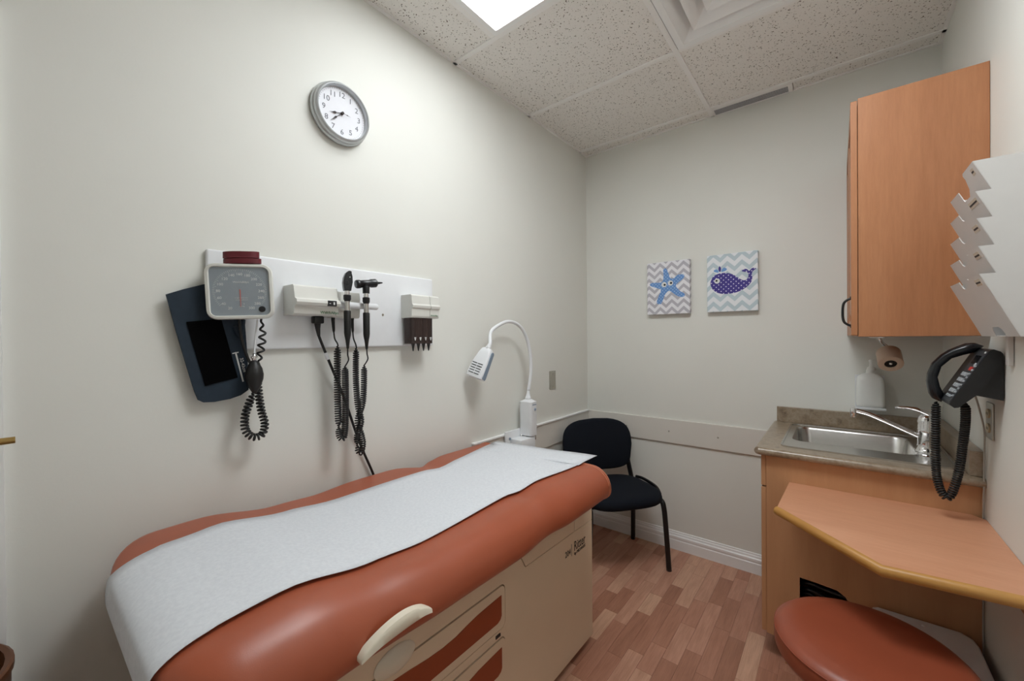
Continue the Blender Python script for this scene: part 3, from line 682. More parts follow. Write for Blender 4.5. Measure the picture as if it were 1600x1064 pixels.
# specula dispenser
t = thing('specula_dispenser', 'white ear tip dispenser with four smoky tubes at end of board', 'dispenser', (.05, 1.08, 1.3))
prof_s = [(0, 1.445), (.066, 1.445), (.07, 1.452), (.072, 1.482), (.078, 1.486), (.08, 1.495), (.074, 1.502), (.07, 1.535), (.064, 1.54), (0, 1.54)]
unit_part('dispenser_head', prof_s, 1.022, 1.115, t); unit_part('dispenser_door', prof_s, 1.117, 1.166, t)
text('dispenser_lettering', 'WelchAllyn', .0085, (BP+.072, 1.139, 1.456), LR, UP, 'green_ink', t)
b = NB(); prism(b, [rrect(.024, .082, 1.026, 1.14, .012)], 1.338, 1.445); build('tube_housing', b, 'smoke', t, 40)
for i in range(4):
    yy = 1.043+i*.027
    b = NB(); lathe(b, [(0, 1.34), (.0095, 1.342), (.0105, 1.443), (0, 1.443)], Matrix.Translation((.068, yy, 0)), 14); tu = build('tip_tube', b, 'core', t, True)
    b = NB(); lathe(b, [(.0085, 1.339), (.006, 1.33), (.0022, 1.308), (0, 1.306)], Matrix.Translation((.068, yy, 0)), 12); build('ear_tip', b, 'black', tu, True)
    b = NB(); prism(b, [[(-.005, .007), (.005, .007), (.001, -.006), (-.001, -.006)], [(-.002, .004), (.002, .004), (0, -.002)]], 0, .0005, frame((.0826, yy, 1.357), LR, UP)); build('arrow_mark', b, 'white_ink', tu)

# --- clock
t = thing('wall_clock', 'round silver wall clock with white face on the left wall', 'clock', (.0, .768, 2.075))
cc = (0, .769, 2.185); CM = frame(cc, LR, UP)
b = NB(); lathe(b, [(.100, 0), (.107, .004), (.110, .012), (.108, .02), (.104, .024), (.105, .03), (.103, .037), (.099, .041), (.095, .042), (.0925, .039), (.0915, .03), (.0915, .022)], CM, 48); build('case', b, 'silver', t, 50)
b = NB(); lathe(b, [(0, .022), (.092, .022)], CM, 40); fc = build('dial', b, 'clock_face', t)
for h in range(1, 13): text('numeral', str(h), .027, CM @ Vector((.067*math.sin(h*PI/6), .067*math.cos(h*PI/6), .0225)), LR, UP, 'grey_ink', fc, .0003)
b = NB()
for i in range(60):
    a = i*PI/30; box(b, -.0004, .0004, -.0015, .0015, 0, .0004, mx=CM @ Matrix.Rotation(-a, 4, 'Z') @ Matrix.Translation((0, .086, .0222)))
build('minute_marks', b, 'grey_ink', fc)
def hand(name, ang, L, w_, z, tail=.0):
    b = NB(); prism(b, [[(-w_*.35, -tail), (w_*.35, -tail), (w_*.35, L*.45), (w_*1.3, L*.55), (w_*.3, L*.75), (0, L), (-w_*.3, L*.75), (-w_*1.3, L*.55), (-w_*.35, L*.45)]], z, z+.0008, CM @ Matrix.Rotation(-math.radians(ang), 4, 'Z')); build(name, b, 'dark_ink', t)
hand('hour_hand', 256, .050, .0034, .025); hand('minute_hand', 227, .064, .0028, .027)
hand('second_hand', 96, .03, .0012, .029, 0)
b = NB(); lathe(b, [(0, .032), (.005, .031), (.005, .022)], CM, 14); build('hub', b, 'dark_ink', t)

# --- steel blank plate
t = thing('wall_plate', 'small blank steel cover plate on left wall near the corner', 'cover plate', (0, 2.19, 1.03))
build('plate', bx(0, .005, 2.155, 2.225, 1.027, 1.144, bev=.002), 'steel_plate', t)
for z in (1.044, 1.127):
    build('plate_screw', lathe(NB(), [(0, .002), (.003, .0015), (.004, 0)], axis_m((.005, 2.19, z), (1, 0, 0)), 10), 'steel', t)

# ================================================================== EXAM LAMP
t = thing('exam_lamp', 'white gooseneck exam lamp clamped to the wall board behind the table', 'lamp', (.07, 1.8, .7))
b = NB(); prism(b, [rrect(.03, .115, 1.80, 1.862, .014)], .812, 1.0); lb = build('lamp_box', b, 'white_plastic', t, 40)
b = NB(); loft(b, [[(x, y, 1.0) for x, y in rrect(.03, .115, 1.80, 1.862, .014)], [(x, y, 1.012) for x, y in rrect(.055, .09, 1.814, 1.848, .012)]]); build('lamp_box_cap', b, 'white_plastic', lb, 40)
build('box_lettering', bx(.115, .1155, 1.814, 1.85, .982, .987), 'bluegrey', lb)
b = NB(); lathe(b, [(0, .006), (.005, .0055), (.008, .002), (.0085, 0)], axis_m((.115, 1.836, .958), (1, 0, 0)), 14); build('power_button', b, 'bluegrey', lb, True)
b = NB(); tube(b, [(.072, 1.831, 1.01), (.072, 1.831, 1.022), (.072, 1.831, 1.024), (.072, 1.832, 1.05), (.074, 1.833, 1.07)], [.017, .017, .014, .009, .0072], 14); build('neck_base', b, 'white_plastic', t, True)
hR = Vector((.95, .12, -.26)).normalized(); hU = Vector((.12, .37, .93)); HM = frame((.088, 1.436, 1.240), hR, hU)
gp = [(.074, 1.833, 1.06), (.08, 1.848, 1.168), (.082, 1.838, 1.278), (.083, 1.80, 1.369), (.083, 1.735, 1.428), (.083, 1.644, 1.445), (.083, 1.553, 1.418), (.084, 1.505, 1.385), HM @ Vector((0, .10, 0)), HM @ Vector((0, .072, 0))]
b = NB(); tube(b, smoothpath(gp), .009, 12); build('gooseneck', b, 'white_plastic', t, True)
b = NB(); S = []
for yv, w_, zf, zb_ in ((-.082, .043, .018, -.016), (-.078, .047, .024, -.022), (-.06, .048, .027, -.026), (0, .043, .025, -.026), (.05, .034, .02, -.02), (.07, .027, .016, -.015), (.076, .018, .01, -.01)):
    S.append([HM @ Vector((x, yv, z)) for x, z in rrect(-w_, w_, zb_, zf, .012, 4)])
loft(b, S); hd = build('lamp_head', b, 'white_plastic', t, 45)
b = NB(); tube(b, [HM @ Vector((0, .07, 0)), HM @ Vector((0, .083, 0)), HM @ Vector((0, .088, 0)), HM @ Vector((0, .10, 0))], [.015, .014, .011, .009], 12); build('head_collar', b, 'white_plastic', hd, True)
for i in range(5):
    for sx in (-1, 1):
        yv = -.012-i*.0125; b = NB(); box(b, -.014, .014, -.0018, .0018, -.0015, .0012, mx=HM @ Matrix.Translation((sx*.0165-.004, yv, .0262-.0008*(i < 1)))); build('vent_slot', b, 'black', hd)
b = NB(); prism(b, [[(-.076, -.004), (-.078, -.01), (-.07, -.014), (.055, -.011), (.062, -.003), (.062, .005), (.055, .010), (-.07, .017), (-.077, .012)]], 0, .004, HM @ frame((.0405, 0, 0), (0.07*-1, 1, 0), (0, 0, 1))); build('side_insert', b, 'bluegrey', hd)
b = NB(); box(b, .0205, .034, 1.68, 1.85, .70, .846, bev=.003); box(b, .034, .112, 1.715, 1.845, .70, .806, bev=.006); build('bracket', b, 'white_plastic', t, 40)
for x, y in ((.045, 1.80), (.07, 1.805), (.105, 1.85)):
    b = NB(); tube(b, [(x, y, .785), (x, y, .815)], .005, 10); build('bracket_pin', b, 'steel', t, True)
b = NB(); tube(b, [(.0345, 1.71, .806), (.038, 1.71, .806)], .007, 12); build('bracket_screw', b, 'bluegrey', t)

# ================================================================== CHAIR IN THE CORNER
cf = Vector((.8, -.6, 0)); cl = Vector((.6, .8, 0)); cb = Vector((.365, 2.294, 0))
def cp(a, l_, z): return cb+cf*a+cl*l_+Vector((0, 0, z))
t = thing('side_chair', 'armless chair with black fabric seat and back in the far corner', 'chair', cb)
CHM = Matrix(((cl.x, cf.x, 0, cb.x), (cl.y, cf.y, 0, cb.y), (0, 0, 1, 0), (0, 0, 0, 1)))   # x lateral, y forward
b = NB(); S = []
for z, s in ((.398, .86), (.402, .95), (.412, .99), (.432, 1.0), (.448, .975), (.457, .9), (.460, .75)):
    ring_ = []
    for i in range(40):
        a = 2*PI*i/40; c, s_ = math.cos(a), math.sin(a); x = .235*math.copysign(abs(c)**.62, c); y = .225*math.copysign(abs(s_)**.62, s_)
        x *= 1+.06*(y/.225); ring_.append(CHM @ Vector((x*s, y*s+.025, z+(.006*(x/.235)**2*(z > .44)))))
    S.append(ring_)
loft(b, S); build('seat', b, 'fabric_black', t, True)
b = NB(); S = []
for dpt, s in ((-.024, .9), (-.02, .97), (0, 1.0), (.016, .97), (.022, .88)):
    ring_ = []
    for i in range(40):
        a = 2*PI*i/40; c, s_ = math.cos(a), math.sin(a); p_ = .48
        x = .245*math.copysign(abs(c)**p_, c)*(1-.04*(s_ < 0))-.010; z = .165*math.copysign(abs(s_)**p_, s_)-(.022*(x/.235)**2 if s_ > 0 else 0)
        ring_.append(CHM @ Vector((x*s, -.205+dpt-.14*(z)-.04*(1-(x/.235)**2)+.025, .655+z*s)))
    S.append(ring_)
loft(b, S); build('backrest', b, 'fabric_black', t, True)
for s in (-1, 1):
    b = NB(); P = smoothpath([cp(.19, s*.255, .0), cp(.185, s*.243, .2), cp(.178, s*.232, .36), cp(.15, s*.228, .40), cp(.05, s*.225, .405), cp(-.15, s*.222, .40)], 6); tube(b, P, .015, 10); build('leg', b, 'metal_black', t, True)
    b = NB(); P = smoothpath([cp(-.2, s*.255, 0), cp(-.185, s*.248, .2), cp(-.18, s*.24, .38), cp(-.185, s*.22, .5), cp(-.2, s*.2, .62), cp(-.205, s*.19, .70)], 6); tube(b, P, .015, 10); build('leg', b, 'metal_black', t, True)
    b = NB(); P = smoothpath([cp(.14, s*.232, .43), cp(.08, s*.243, .452), cp(-.05, s*.243, .456), cp(-.12, s*.235, .448)], 6); tube(b, P, .010, 8); build('seat_bumper', b, 'black_gloss', t, True)
b = NB(); tube(b, [cp(-.13, -.24, .39), cp(-.13, .24, .39)], .009, 8); build('cross_bar', b, 'metal_black', t, True)
b = NB(); tube(b, [cp(.13, -.24, .39), cp(.13, .24, .39)], .009, 8); build('cross_bar', b, 'metal_black', t, True)

# ================================================================== CANVASES ON THE BACK WALL
def canvas(name, label, x0, x1, z0, z1, mat):
    t = thing(name, label, 'canvas', ((x0+x1)/2, D, z0))
    me_o = build('canvas', bx(x0, x1, D-.035, D-.001, z0, z1, bev=.003), mat, t)
    return t
CY = D-.0352
t = canvas('starfish_canvas', 'small canvas with smiling-eyed blue starfish on grey zigzag', .462, .727, 1.502, 1.838, 'chev_grey')
def cv(x0, x1, z0, z1): return lambda u, v: (x0+u*(x1-x0), z0+v*(z1-z0))
def outline(pts, n=4):
    P = [Vector((p[0], p[1], 0)) for p in pts]; P = [P[-1]]+P+[P[0], P[1]]; out = []
    for i in range(1, len(P)-2):
        p0, p1, p2, p3 = P[i-1:i+3]
        for k in range(n):
            q = k/n; v = .5*((2*p1)+(p2-p0)*q+(2*p0-5*p1+4*p2-p3)*q*q+(3*p1-p0-3*p2+p3)*q**3); out.append((v.x, v.y))
    return out
def printed(name, pts, mat, par, lay=0, smooth=True):
    b = NB(); prism(b, [outline(pts) if smooth else pts], .0002+lay*.0006, .0007+lay*.0006, frame((0, CY, 0), BR, UP)); return build(name, b, mat, par)
f_ = cv(.462, .727, 1.502, 1.838)
star = [(.40, .85), (.44, .875), (.48, .85), (.52, .77), (.56, .68), (.64, .67), (.72, .72), (.80, .73), (.87, .72), (.88, .68), (.84, .64), (.74, .58), (.69, .53), (.72, .48), (.80, .41), (.88, .37), (.88, .32), (.80, .31), (.71, .34), (.60, .41), (.53, .44), (.47, .41), (.42, .35), (.38, .26), (.33, .20), (.25, .21), (.24, .26), (.28, .35), (.33, .43), (.33, .48), (.27, .50), (.18, .53), (.09, .56), (.07, .59), (.11, .615), (.20, .615), (.32, .61), (.38, .63), (.40, .70), (.40, .79)]
printed('starfish_print', [f_(u, v) for u, v in star], 'star_dots', t)
for (u, v), pu in (((.415, .565), (.43, .56)), ((.565, .585), (.58, .585))):
    c_ = f_(u, v); e = printed('eye_print', circ(c_[0], c_[1], .0165, 16), 'white_ink', t, 1, False); c_ = f_(*pu); printed('pupil_print', circ(c_[0], c_[1], .007, 12), 'black', e, 2, False)
t = canvas('whale_canvas', 'small canvas with spotted purple whale on pale blue zigzag', .826, 1.090, 1.502, 1.840, 'chev_blue')
f_ = cv(.826, 1.090, 1.502, 1.840)
def wv(x, y): return f_((x-785)/565, (852-(x-785)*.03-y)/(632+(x-785)*.065))
whale = [(825, 530), (835, 490), (860, 450), (920, 420), (1000, 412), (1080, 430), (1140, 470), (1195, 498), (1235, 485), (1250, 445), (1238, 412), (1205, 405), (1178, 395), (1205, 374), (1235, 376), (1258, 395), (1280, 372), (1305, 362), (1332, 372), (1310, 388), (1296, 405), (1286, 425), (1290, 470), (1278, 520), (1240, 565), (1170, 612), (1080, 640), (980, 648), (900, 630), (845, 588)]
printed('whale_print', [wv(*q) for q in whale], 'whale_dots', t)
c_ = wv(903, 502); e = printed('eye_print', circ(c_[0], c_[1], .0155, 16), 'white_ink', t, 1, False); c_ = wv(897, 499); printed('pupil_print', circ(c_[0], c_[1], .006, 12), 'black', e, 2, False)
for pts, m in (([(865, 385), (885, 372), (910, 378), (922, 405), (895, 405), (872, 398)], 'print_blue'), ([(933, 335), (948, 358), (946, 385), (934, 400), (922, 385), (920, 358)], 'print_indigo'), ([(955, 400), (960, 372), (985, 352), (1015, 368), (1005, 385), (980, 395)], 'print_blue')):
    printed('spout_print', [wv(*q) for q in pts], m, t)

# ================================================================== UPPER CABINET
t = thing('upper_cabinet', 'maple wall cabinet with black pull mounted on the right wall', 'cabinet', (1.65, 2.29, 1.35))
b = NB(); box(b, 1.494, W-.001, 1.926, D-.001, 1.352, 2.212, bev=.001, seg=1); build('cabinet_body', b, 'cab_wood', t)
for y0, y1 in ((1.929, 2.293), (2.297, D-.003)):
    b = NB(); prism(b, [rrect(y0, y1, 1.356, 2.208, .004, 2), rrect(y0+.055, y1-.055, 1.411, 2.153, .006, 2)], 0, .018, frame((1.474, 0, 0), (0, -1, 0), UP) @ Matrix.Diagonal((-1, 1, -1, 1))); dd = build('door', b, 'cab_wood', t)
    b = NB(); L = []
    for ins, x in ((.055, 1.488), (.057, 1.484), (.09, 1.476), (.1, 1.475)):
        L.append([(x, y, z) for y, z in rrect(y0+ins, y1-ins, 1.356+ins, 2.208-ins, .004, 2)])
    loft(b, L); build('raised_panel', b, 'cab_wood', dd)
    if y0 > 2: continue
    hy = y0+.025
    b = NB(); P = smoothpath([(1.476, hy, 1.392), (1.466, hy, 1.396), (1.455, hy, 1.406), (1.451, hy, 1.42), (1.45, hy, 1.44), (1.451, hy, 1.465), (1.455, hy, 1.48), (1.466, hy, 1.49), (1.476, hy, 1.494)], 4); tube(b, P, .0042, 10)
    for z in (1.39, 1.496): lathe(b, [(0, .004), (.005, .0035), (.007, 0)], axis_m((1.475, hy, z), (-1, 0, 0)), 12)
    build('handle', b, 'metal_black', dd, True)

# ================================================================== BASE CABINET, COUNTER, SINK
PY = 2.0; BXL = 1.198
t = thing('sink_cabinet', 'maple base cabinet under the sink with a cut-out in its end panel', 'cabinet', (1.5, 2.33, 0))
hole = rrect(1.318, 1.492, .335, .383+.0, .02)
hole = [(1.312, .376), (1.36, .374), (1.43, .368), (1.455, .352), (1.468, .33), (1.47, .25), (1.312, .25)]
b = NB(); prism(b, [[(BXL, .1), (BXL, .855), (W-.001, .855), (W-.001, 0), (1.262, 0), (1.262, .1)], hole], 0, .018, frame((0, PY+.018, 0), BR, UP)); build('end_panel', b, 'base_wood', t)
build('face_frame', bx(BXL, BXL+.018, PY+.018, D-.001, .1, .855), 'base_wood', t)
build('floor_panel', bx(BXL+.018, W-.001, PY+.018, D-.001, .1, .118), 'base_wood', t)
build('toe_kick', bx(1.262, 1.278, PY+.018, D-.001, 0, .1), 'dark', t)
for y0, y1 in ((PY+.004, 2.328), (2.332, D-.004)):
    build('drawer_front', bx(BXL-.019, BXL-.001, y0, y1, .722, .852, bev=.002), 'base_wood', t)
    build('door', bx(BXL-.019, BXL-.001, y0, y1, .104, .716, bev=.002), 'base_wood', t)
b = NB()
for i in range(4):
    z = .362-i*.022; tube(b, smoothpath([(1.30, 2.06, z-.02), (1.34, 2.04+.01*(i % 2), z), (1.40, 2.05, z-.008*i), (1.46, 2.045, z-.01), (1.52, 2.07, z-.03)]), .008, 8)
tag(build('black_cables', b, 'black_gloss', None, True), 'bundle of glossy black cables inside the cabinet cut-out', 'cables')
ct = thing('countertop', 'brown stone-look laminate countertop with raised splash edges', 'countertop', (1.49, 2.32, .855))
ZC = .888; CFY = 1.985; CXL = 1.172
bowl = rrect(1.272, 1.682, 2.185, 2.545, .05, 6); cut = rrect(1.262, 1.692, 2.175, 2.555, .055, 6)
b = NB(); prism(b, [[(CXL, CFY), (W-.001, CFY), (W-.001, D-.001), (CXL, D-.001)], cut], .856, ZC)
tube(b, [(CXL, CFY, (ZC+.856)/2), (W-.001, CFY, (ZC+.856)/2)], .0160, 14); tube(b, [(CXL, CFY, (ZC+.856)/2), (CXL, D-.001, (ZC+.856)/2)], .0160, 14); build('top', b, 'stone', ct, 40)
build('splash', bx(CXL+.002, W-.036, D-.02, D-.001, ZC, .97, bev=.002), 'stone', ct)
build('splash', bx(W-.035, W-.001, CFY+.004, D-.001, ZC, .972, bev=.003), 'stone', ct)
sk = thing('sink', 'stainless steel drop-in sink with rounded bowl in the countertop', 'sink', (1.5, 2.33, .74))
rim = rrect(1.243, 1.766, 2.045, 2.592, .03, 6)
b = NB(); prism(b, [rim, bowl], ZC-.0005, ZC+.003); prism(b, [rim, rrect(1.249, 1.760, 2.051, 2.586, .027, 6)], ZC+.003, ZC+.0065); build('rim', b, 'steel', sk)
b = NB(); L = [[(x, y, ZC+.002) for x, y in bowl]]
for z, s in ((ZC-.006, .006), (ZC-.11, .014), (ZC-.135, .024), (ZC-.142, .05)):
    L.append([(x, y, z) for x, y in rrect(1.272+s, 1.682-s, 2.185+s, 2.545-s, max(.02, .05), 6)])
R_ = [[b.verts.new(q) for q in l_] for l_ in L]
for r1, r2 in zip(R_, R_[1:]):
    for k in range(len(r1)): b.faces.new([r1[k], r1[(k+1) % len(r1)], r2[(k+1) % len(r1)], r2[k]])
b.faces.new(R_[-1]); bw = build('bowl', b, 'steel', sk, 50)
b = NB(); lathe(b, [(0, .001), (.03, .002), (.042, .004), (.045, .001)], Matrix.Translation((1.48, 2.36, ZC-.142)), 20); build('drain', b, 'chrome', sk, True)
# faucet
fx, fy = 1.705, 2.235
t = thing('faucet', 'chrome single lever faucet with long spout over the sink', 'faucet', (fx, fy, ZC))
b = NB(); prism(b, [rrect(fx-.03, fx+.03, fy-.09, fy+.09, .03, 6)], ZC+.003, ZC+.011); build('base_plate', b, 'chrome', t, 40)
b = NB(); lathe(b, [(.036, ZC+.011), (.037, ZC+.016), (.03, ZC+.022), (.027, ZC+.04), (.026, ZC+.085), (.028, ZC+.088), (.028, ZC+.1), (.0265, ZC+.103), (.028, ZC+.125), (.024, ZC+.145), (.016, ZC+.158), (0, ZC+.162)], Matrix.Translation((fx, fy, 0)), 24); build('body', b, 'chrome', t, True)
b = NB(); tube(b, smoothpath([(fx-.015, fy, .955), (1.655, fy, .972), (1.60, fy, .999), (1.54, fy, 1.027), (1.505, fy, 1.037), (1.488, fy, 1.04)]), [.0105]*25+[.0095]*1 if False else .0095, 12); build('spout', b, 'chrome', t, True)
b = NB(); lathe(b, [(0, .012), (.011, .012), (.0125, .006), (.0125, -.012), (.011, -.016), (.011, -.024), (0, -.024)], Matrix.Translation((1.487, fy, 1.036)), 16); build('aerator', b, 'chrome', t, 50)
b = NB(); S = []
for x, z, w_, h_ in ((.018, .150, .018, .012), (0, .163, .02, .012), (-.03, .176, .017, .009), (-.055, .180, .013, .006), (-.075, .179, .011, .005), (-.09, .177, .009, .004)):
    S.append([(fx+x, fy+w_*math.cos(q*PI/6), ZC+z+h_*math.sin(q*PI/6)) for q in range(12)])
loft(b, S); build('lever', b, 'chrome', t, True)

# soap bottle on the wall
t = thing('soap_dispenser', 'milky white plastic soap bottle on end wall above the counter', 'soap dispenser', (1.565, 2.6, 1.0))
b = NB(); S = []
sx, sy = 1.558, D-.048
for z, hx, hy in ((1.012, .048, .038), (1.018, .052, .042), (1.03, .053, .043), (1.10, .052, .043), (1.138, .05, .04), (1.155, .046, .034), (1.168, .03, .024), (1.174, .016, .016), (1.19, .0145, .0145)):
    S.append([(sx+a, sy+c, z) for a, c in rrect(-hx, hx, -hy, hy, min(.018, hx*.99, hy*.99), 5)])
loft(b, S); build('bottle', b, 'soap_plastic', t, 50)
b = NB(); lathe(b, [(.016, 1.186), (.017, 1.19), (.016, 1.2), (.008, 1.205), (.006, 1.225), (.009, 1.23), (.008, 1.238), (0, 1.24)], Matrix.Translation((sx+.004, sy, 0)), 16); build('pump', b, 'soap_plastic', t, 50)
b = NB(); box(b, 1.503, 1.613, D-.004, D-.001, 1.0, 1.16, bev=.001); box(b, 1.503, 1.613, D-.094, D-.004, 1.0, 1.011, bev=.002); build('holder', b, 'white_plastic', t)
# tape roll on chrome arm
t = thing('tape_roll', 'beige bandage tape roll on chrome arm under the wall cabinet', 'tape roll', (1.59, 2.2, 1.2))
tr = Vector((1.597, 2.16, 1.243)); td = Vector((-.04, .80, .60)).normalized(); TM = axis_m(tr, td)
b = NB(); lathe(b, [(.019, 0), (.036, 0), (.038, .002), (.038, .070), (.036, .072), (.019, .072), (.019, 0)], TM, 32); build('roll', b, 'bandage', t, 50)
b = NB(); lathe(b, [(.0055, .006), (.019, .004), (.0192, .068), (.0055, .066)], TM, 24); build('core', b, 'core', t, True)
b = NB(); lathe(b, [(0, -.001), (.0045, 0), (.0055, .005), (.0045, .007), (.0045, .078), (0, .079)], TM, 14); build('spindle', b, 'chrome', t, True)
b = NB(); e_ = tr+td*.076; tube(b, smoothpath([e_, e_+Vector((-.004, .006, .022)), (1.578, e_.y-.005, 1.322), (1.568, e_.y-.02, 1.341), (1.562, e_.y-.02, 1.350)]), .0055, 10); box(b, 1.535, 1.585, e_.y-.045, e_.y, 1.346, 1.3515, bev=.001); build('arm', b, 'chrome', t, 40)

# ================================================================== PHONE
t = thing('wall_phone', 'black office desk phone mounted on the right wall above counter', 'phone', (1.75, 1.86, 1.12))
py0, py1 = 1.775, 1.955; PF = frame((0, py0, 0), BR, UP)          # local z -> -Y (towards viewer)
b = NB(); prism(b, [[(1.752, 1.176), (1.806, 1.165), (1.806, 1.298), (1.80, 1.305)]], -(py1-py0-.015), -.012, PF); build('wall_wedge', b, 'black', t)
prof_p = [(1.696, 1.147), (1.707, 1.136), (1.716, 1.138), (1.752, 1.178), (1.776, 1.22), (1.803, 1.285), (1.803, 1.300), (1.798, 1.307), (1.785, 1.313), (1.778, 1.310)]
b = NB(); prism(b, [prof_p], -(py1-py0), 0, PF); bmesh.ops.bevel(b, geom=[e for e in b.edges if len(e.link_faces) == 2 and e.calc_face_angle(0) > 1.2], offset=.002, segments=2, affect='EDGES'); ph = build('phone_body', b, 'black', t, 40)
fa = Vector((1.696, py0, 1.147)); fb = Vector((1.778, py0, 1.310)); fu = (fb-fa).normalized(); L_ = (fb-fa).length
FM = frame(fa, (0, -1, 0), fu)      # x to the right (towards viewer, 0..-width), y up the face, z out
b = NB(); prism(b, [rrect(-.105, -.004, .006, L_-.004, .004, 2)], 0, .0015, FM); build('face_plate', b, 'screen', t)
b = NB(); prism(b, [rrect(-.085, -.028, .135, .162, .002, 2)], .0015, .003, FM); build('display', b, 'black_gloss', t)
for r_ in range(4):
    for c_ in range(3):
        b = NB(); prism(b, [rrect(-.085+c_*.021, -.069+c_*.021, .035+r_*.019, .047+r_*.019, .002, 2)], .0015, .005, FM); build('key', b, 'keys', t)
for r_ in range(9):
    b = NB(); prism(b, [rrect(-.018, -.009, .024+r_*.0125, .030+r_*.0125, .001, 1)], .0015, .004, FM); build('line_key', b, 'keys', t)
for c_ in range(3):
    b = NB(); prism(b, [rrect(-.085+c_*.021, -.073+c_*.021, .019, .027, .002, 2)], .0015, .004, FM); build('key', b, 'keys', t)
b = NB(); prism(b, [rrect(-.045, -.024, .112, .124, .002, 2)], .0015, .005, FM); build('red_key', b, 'key_red', t)
b = NB(); lathe(b, [(0, .004), (.006, .0035), (.007, .001)], FM @ Matrix.Translation((-.028, .132, 0)), 12); build('round_key', b, 'keys', t)
b = NB(); box(b, -.022, -.014, L_-.012, L_-.006, .001, .003, mx=FM); build('message_light', b, 'white_ink', t)
# handset on the far side of the body
hs = []
for s_, h_, w_, tt in ((-.008, .004, .021, .012), (.002, .012, .026, .018), (.02, .022, .027, .021), (.036, .036, .024, .018), (.06, .049, .02, .0135), (.095, .056, .019, .0125), (.13, .049, .02, .0135), (.152, .036, .024, .018), (.170, .022, .027, .021), (.188, .012, .026, .018), (.197, .004, .021, .012)):
    hs.append([FM @ Vector((-.143+w_*math.copysign(abs(math.cos(q*PI/8))**.7, math.cos(q*PI/8)), s_, h_+tt*math.copysign(abs(math.sin(q*PI/8))**.7, math.sin(q*PI/8)))) for q in range(16)])
b = NB(); loft(b, hs); build('handset', b, 'black_gloss', t, True)
b = NB(); coil(b, [(1.688, 1.918, 1.135), (1.686, 1.91, 1.08), (1.684, 1.90, .98), (1.686, 1.90, .90), (1.695, 1.90, .85), (1.709, 1.90, .828), (1.722, 1.90, .85), (1.736, 1.90, .92), (1.742, 1.89, 1.0), (1.745, 1.87, 1.08), (1.742, 1.85, 1.145)], .0088, .0033, 84, 12, 6); build('handset_cord', b, 'rubber', t, True)
tag(build('phone_cable', tb(smoothpath([(1.765, 1.90, 1.188), (1.77, 1.895, 1.165), (1.785, 1.93, 1.12), (1.80, 1.955, 1.05), (1.803, 1.968, .99), (1.803, 1.972, .93), (1.803, 1.974, .86), (1.803, 1.982, .80), (1.803, 1.986, .55), (1.803, 1.986, .3)]), .0025, 6), 'cable', None, True), 'thin grey phone cable running down beside the counter end', 'cord')
t = thing('power_outlet', 'steel outlet plate with almond sockets on right wall below phone', 'outlet', (W, 1.925, 1.03))
build('plate', bx(W-.005, W, 1.889, 1.960, 1.028, 1.142, bev=.002), 'steel_plate', t)
for z in (1.062, 1.108):
    b = NB(); prism(b, [rrect(-.0165, .0165, -.014, .014, .012, 5)], 0, .004, frame((W-.005, 1.9245, z), RR, UP)); s_ = build('socket', b, 'almond', t, 40)
    b = NB()
    for yy in (-.006, .006): box(b, yy-.001, yy+.001, -.004, .004, .0035, .0045, mx=frame((W-.005, 1.9245, z), RR, UP))
    build('socket_slot', b, 'dark', s_)

# ================================================================== FILE RACK
t = thing('file_rack', 'white plastic wall rack of five slanted file pockets at right edge', 'file rack', (1.75, 1.6, 1.35))
YN, YFAR = 1.465, 1.77; zt_ = [1.753, 1.690, 1.628, 1.565, 1.502]; ex_ = [.023, .012, .008, .004, 0]; HP = .15; XT, XB = 1.70, 1.763
for i, z1 in enumerate(zt_):
    yn = YN-.0016*i; yf = YFAR+.0016*i
    sl = Vector((XT-XB, 0, HP)); sh = sl.length
    FMx = frame((XB, yn, z1-HP), (0, 1, 0), sl)          # x along +Y, y up the slope, z -> towards wall/up side
    w_ = yf-yn; ht = sh
    e_ = ex_[i]*1.08; d_ = .012 if i else -.004
    out = [(0, 0), (w_, 0), (w_, ht), (.205, ht), (.203, ht-.022+d_*.5), (.195, ht-.034+d_), (.175, ht-.036+d_), (.15, ht-.030+d_), (.118, ht-.012+d_), (.104, ht-.004+e_*.5), (.106, ht+e_*.8), (.096, ht+e_), (0, ht+e_)]
    loops = [out]
    if i == 4: loops = [[(0, 0), (.09, 0), (.1, .02), (.115, .026), (.165, .026), (.175, .018), (.18, 0)]+out[1:]]
    b = NB(); prism(b, loops, -.001, .001, FMx); pk = build('pocket_front', b, 'rack', t)
    b = NB(); prism(b, [[(XT-ex_[i]*.42, z1+ex_[i]), (W-.002, z1+ex_[i]), (W-.002, z1-HP), (XB, z1-HP)]], 0, .0014, frame((0, yn, 0), BR, UP)); build('pocket_side', b, 'rack', t)
    b = NB(); prism(b, [[(XT, z1-.0), (W-.002, z1), (W-.002, z1-HP), (XB, z1-HP)]], 0, .0014, frame((0, yf, 0), BR, UP)); build('pocket_side', b, 'rack', t)
    if i == 4: build('pocket_floor', bx(XB, W-.002, yn, yf, z1-HP-.001, z1-HP+.001), 'rack', t)
    lw = (.022, .07, .045, .045, .045)[i]; ly = .02
    b = NB(); prism(b, [rrect(ly, ly+lw, ht+e_-.027, ht+e_-.010, .001, 1)], -.0018, -.001, FMx); lb_ = build('pocket_label', b, 'label', t)
    b = NB(); x_ = ly+.003; rnd = random.Random(i)
    while x_ < ly+lw-.006:
        q = rnd.uniform(.004, .011); q = min(q, ly+lw-.003-x_); prism(b, [rrect(x_, x_+q, ht+e_-.021, ht+e_-.0165, .0004, 1)], -.0022, -.0018, FMx); x_ += q+.0016
    build('label_print', b, 'dark_ink', lb_)
build('back_plate', bx(W-.006, W-.001, YN+.02, YFAR-.01, 1.36, 1.78), 'rack', t)
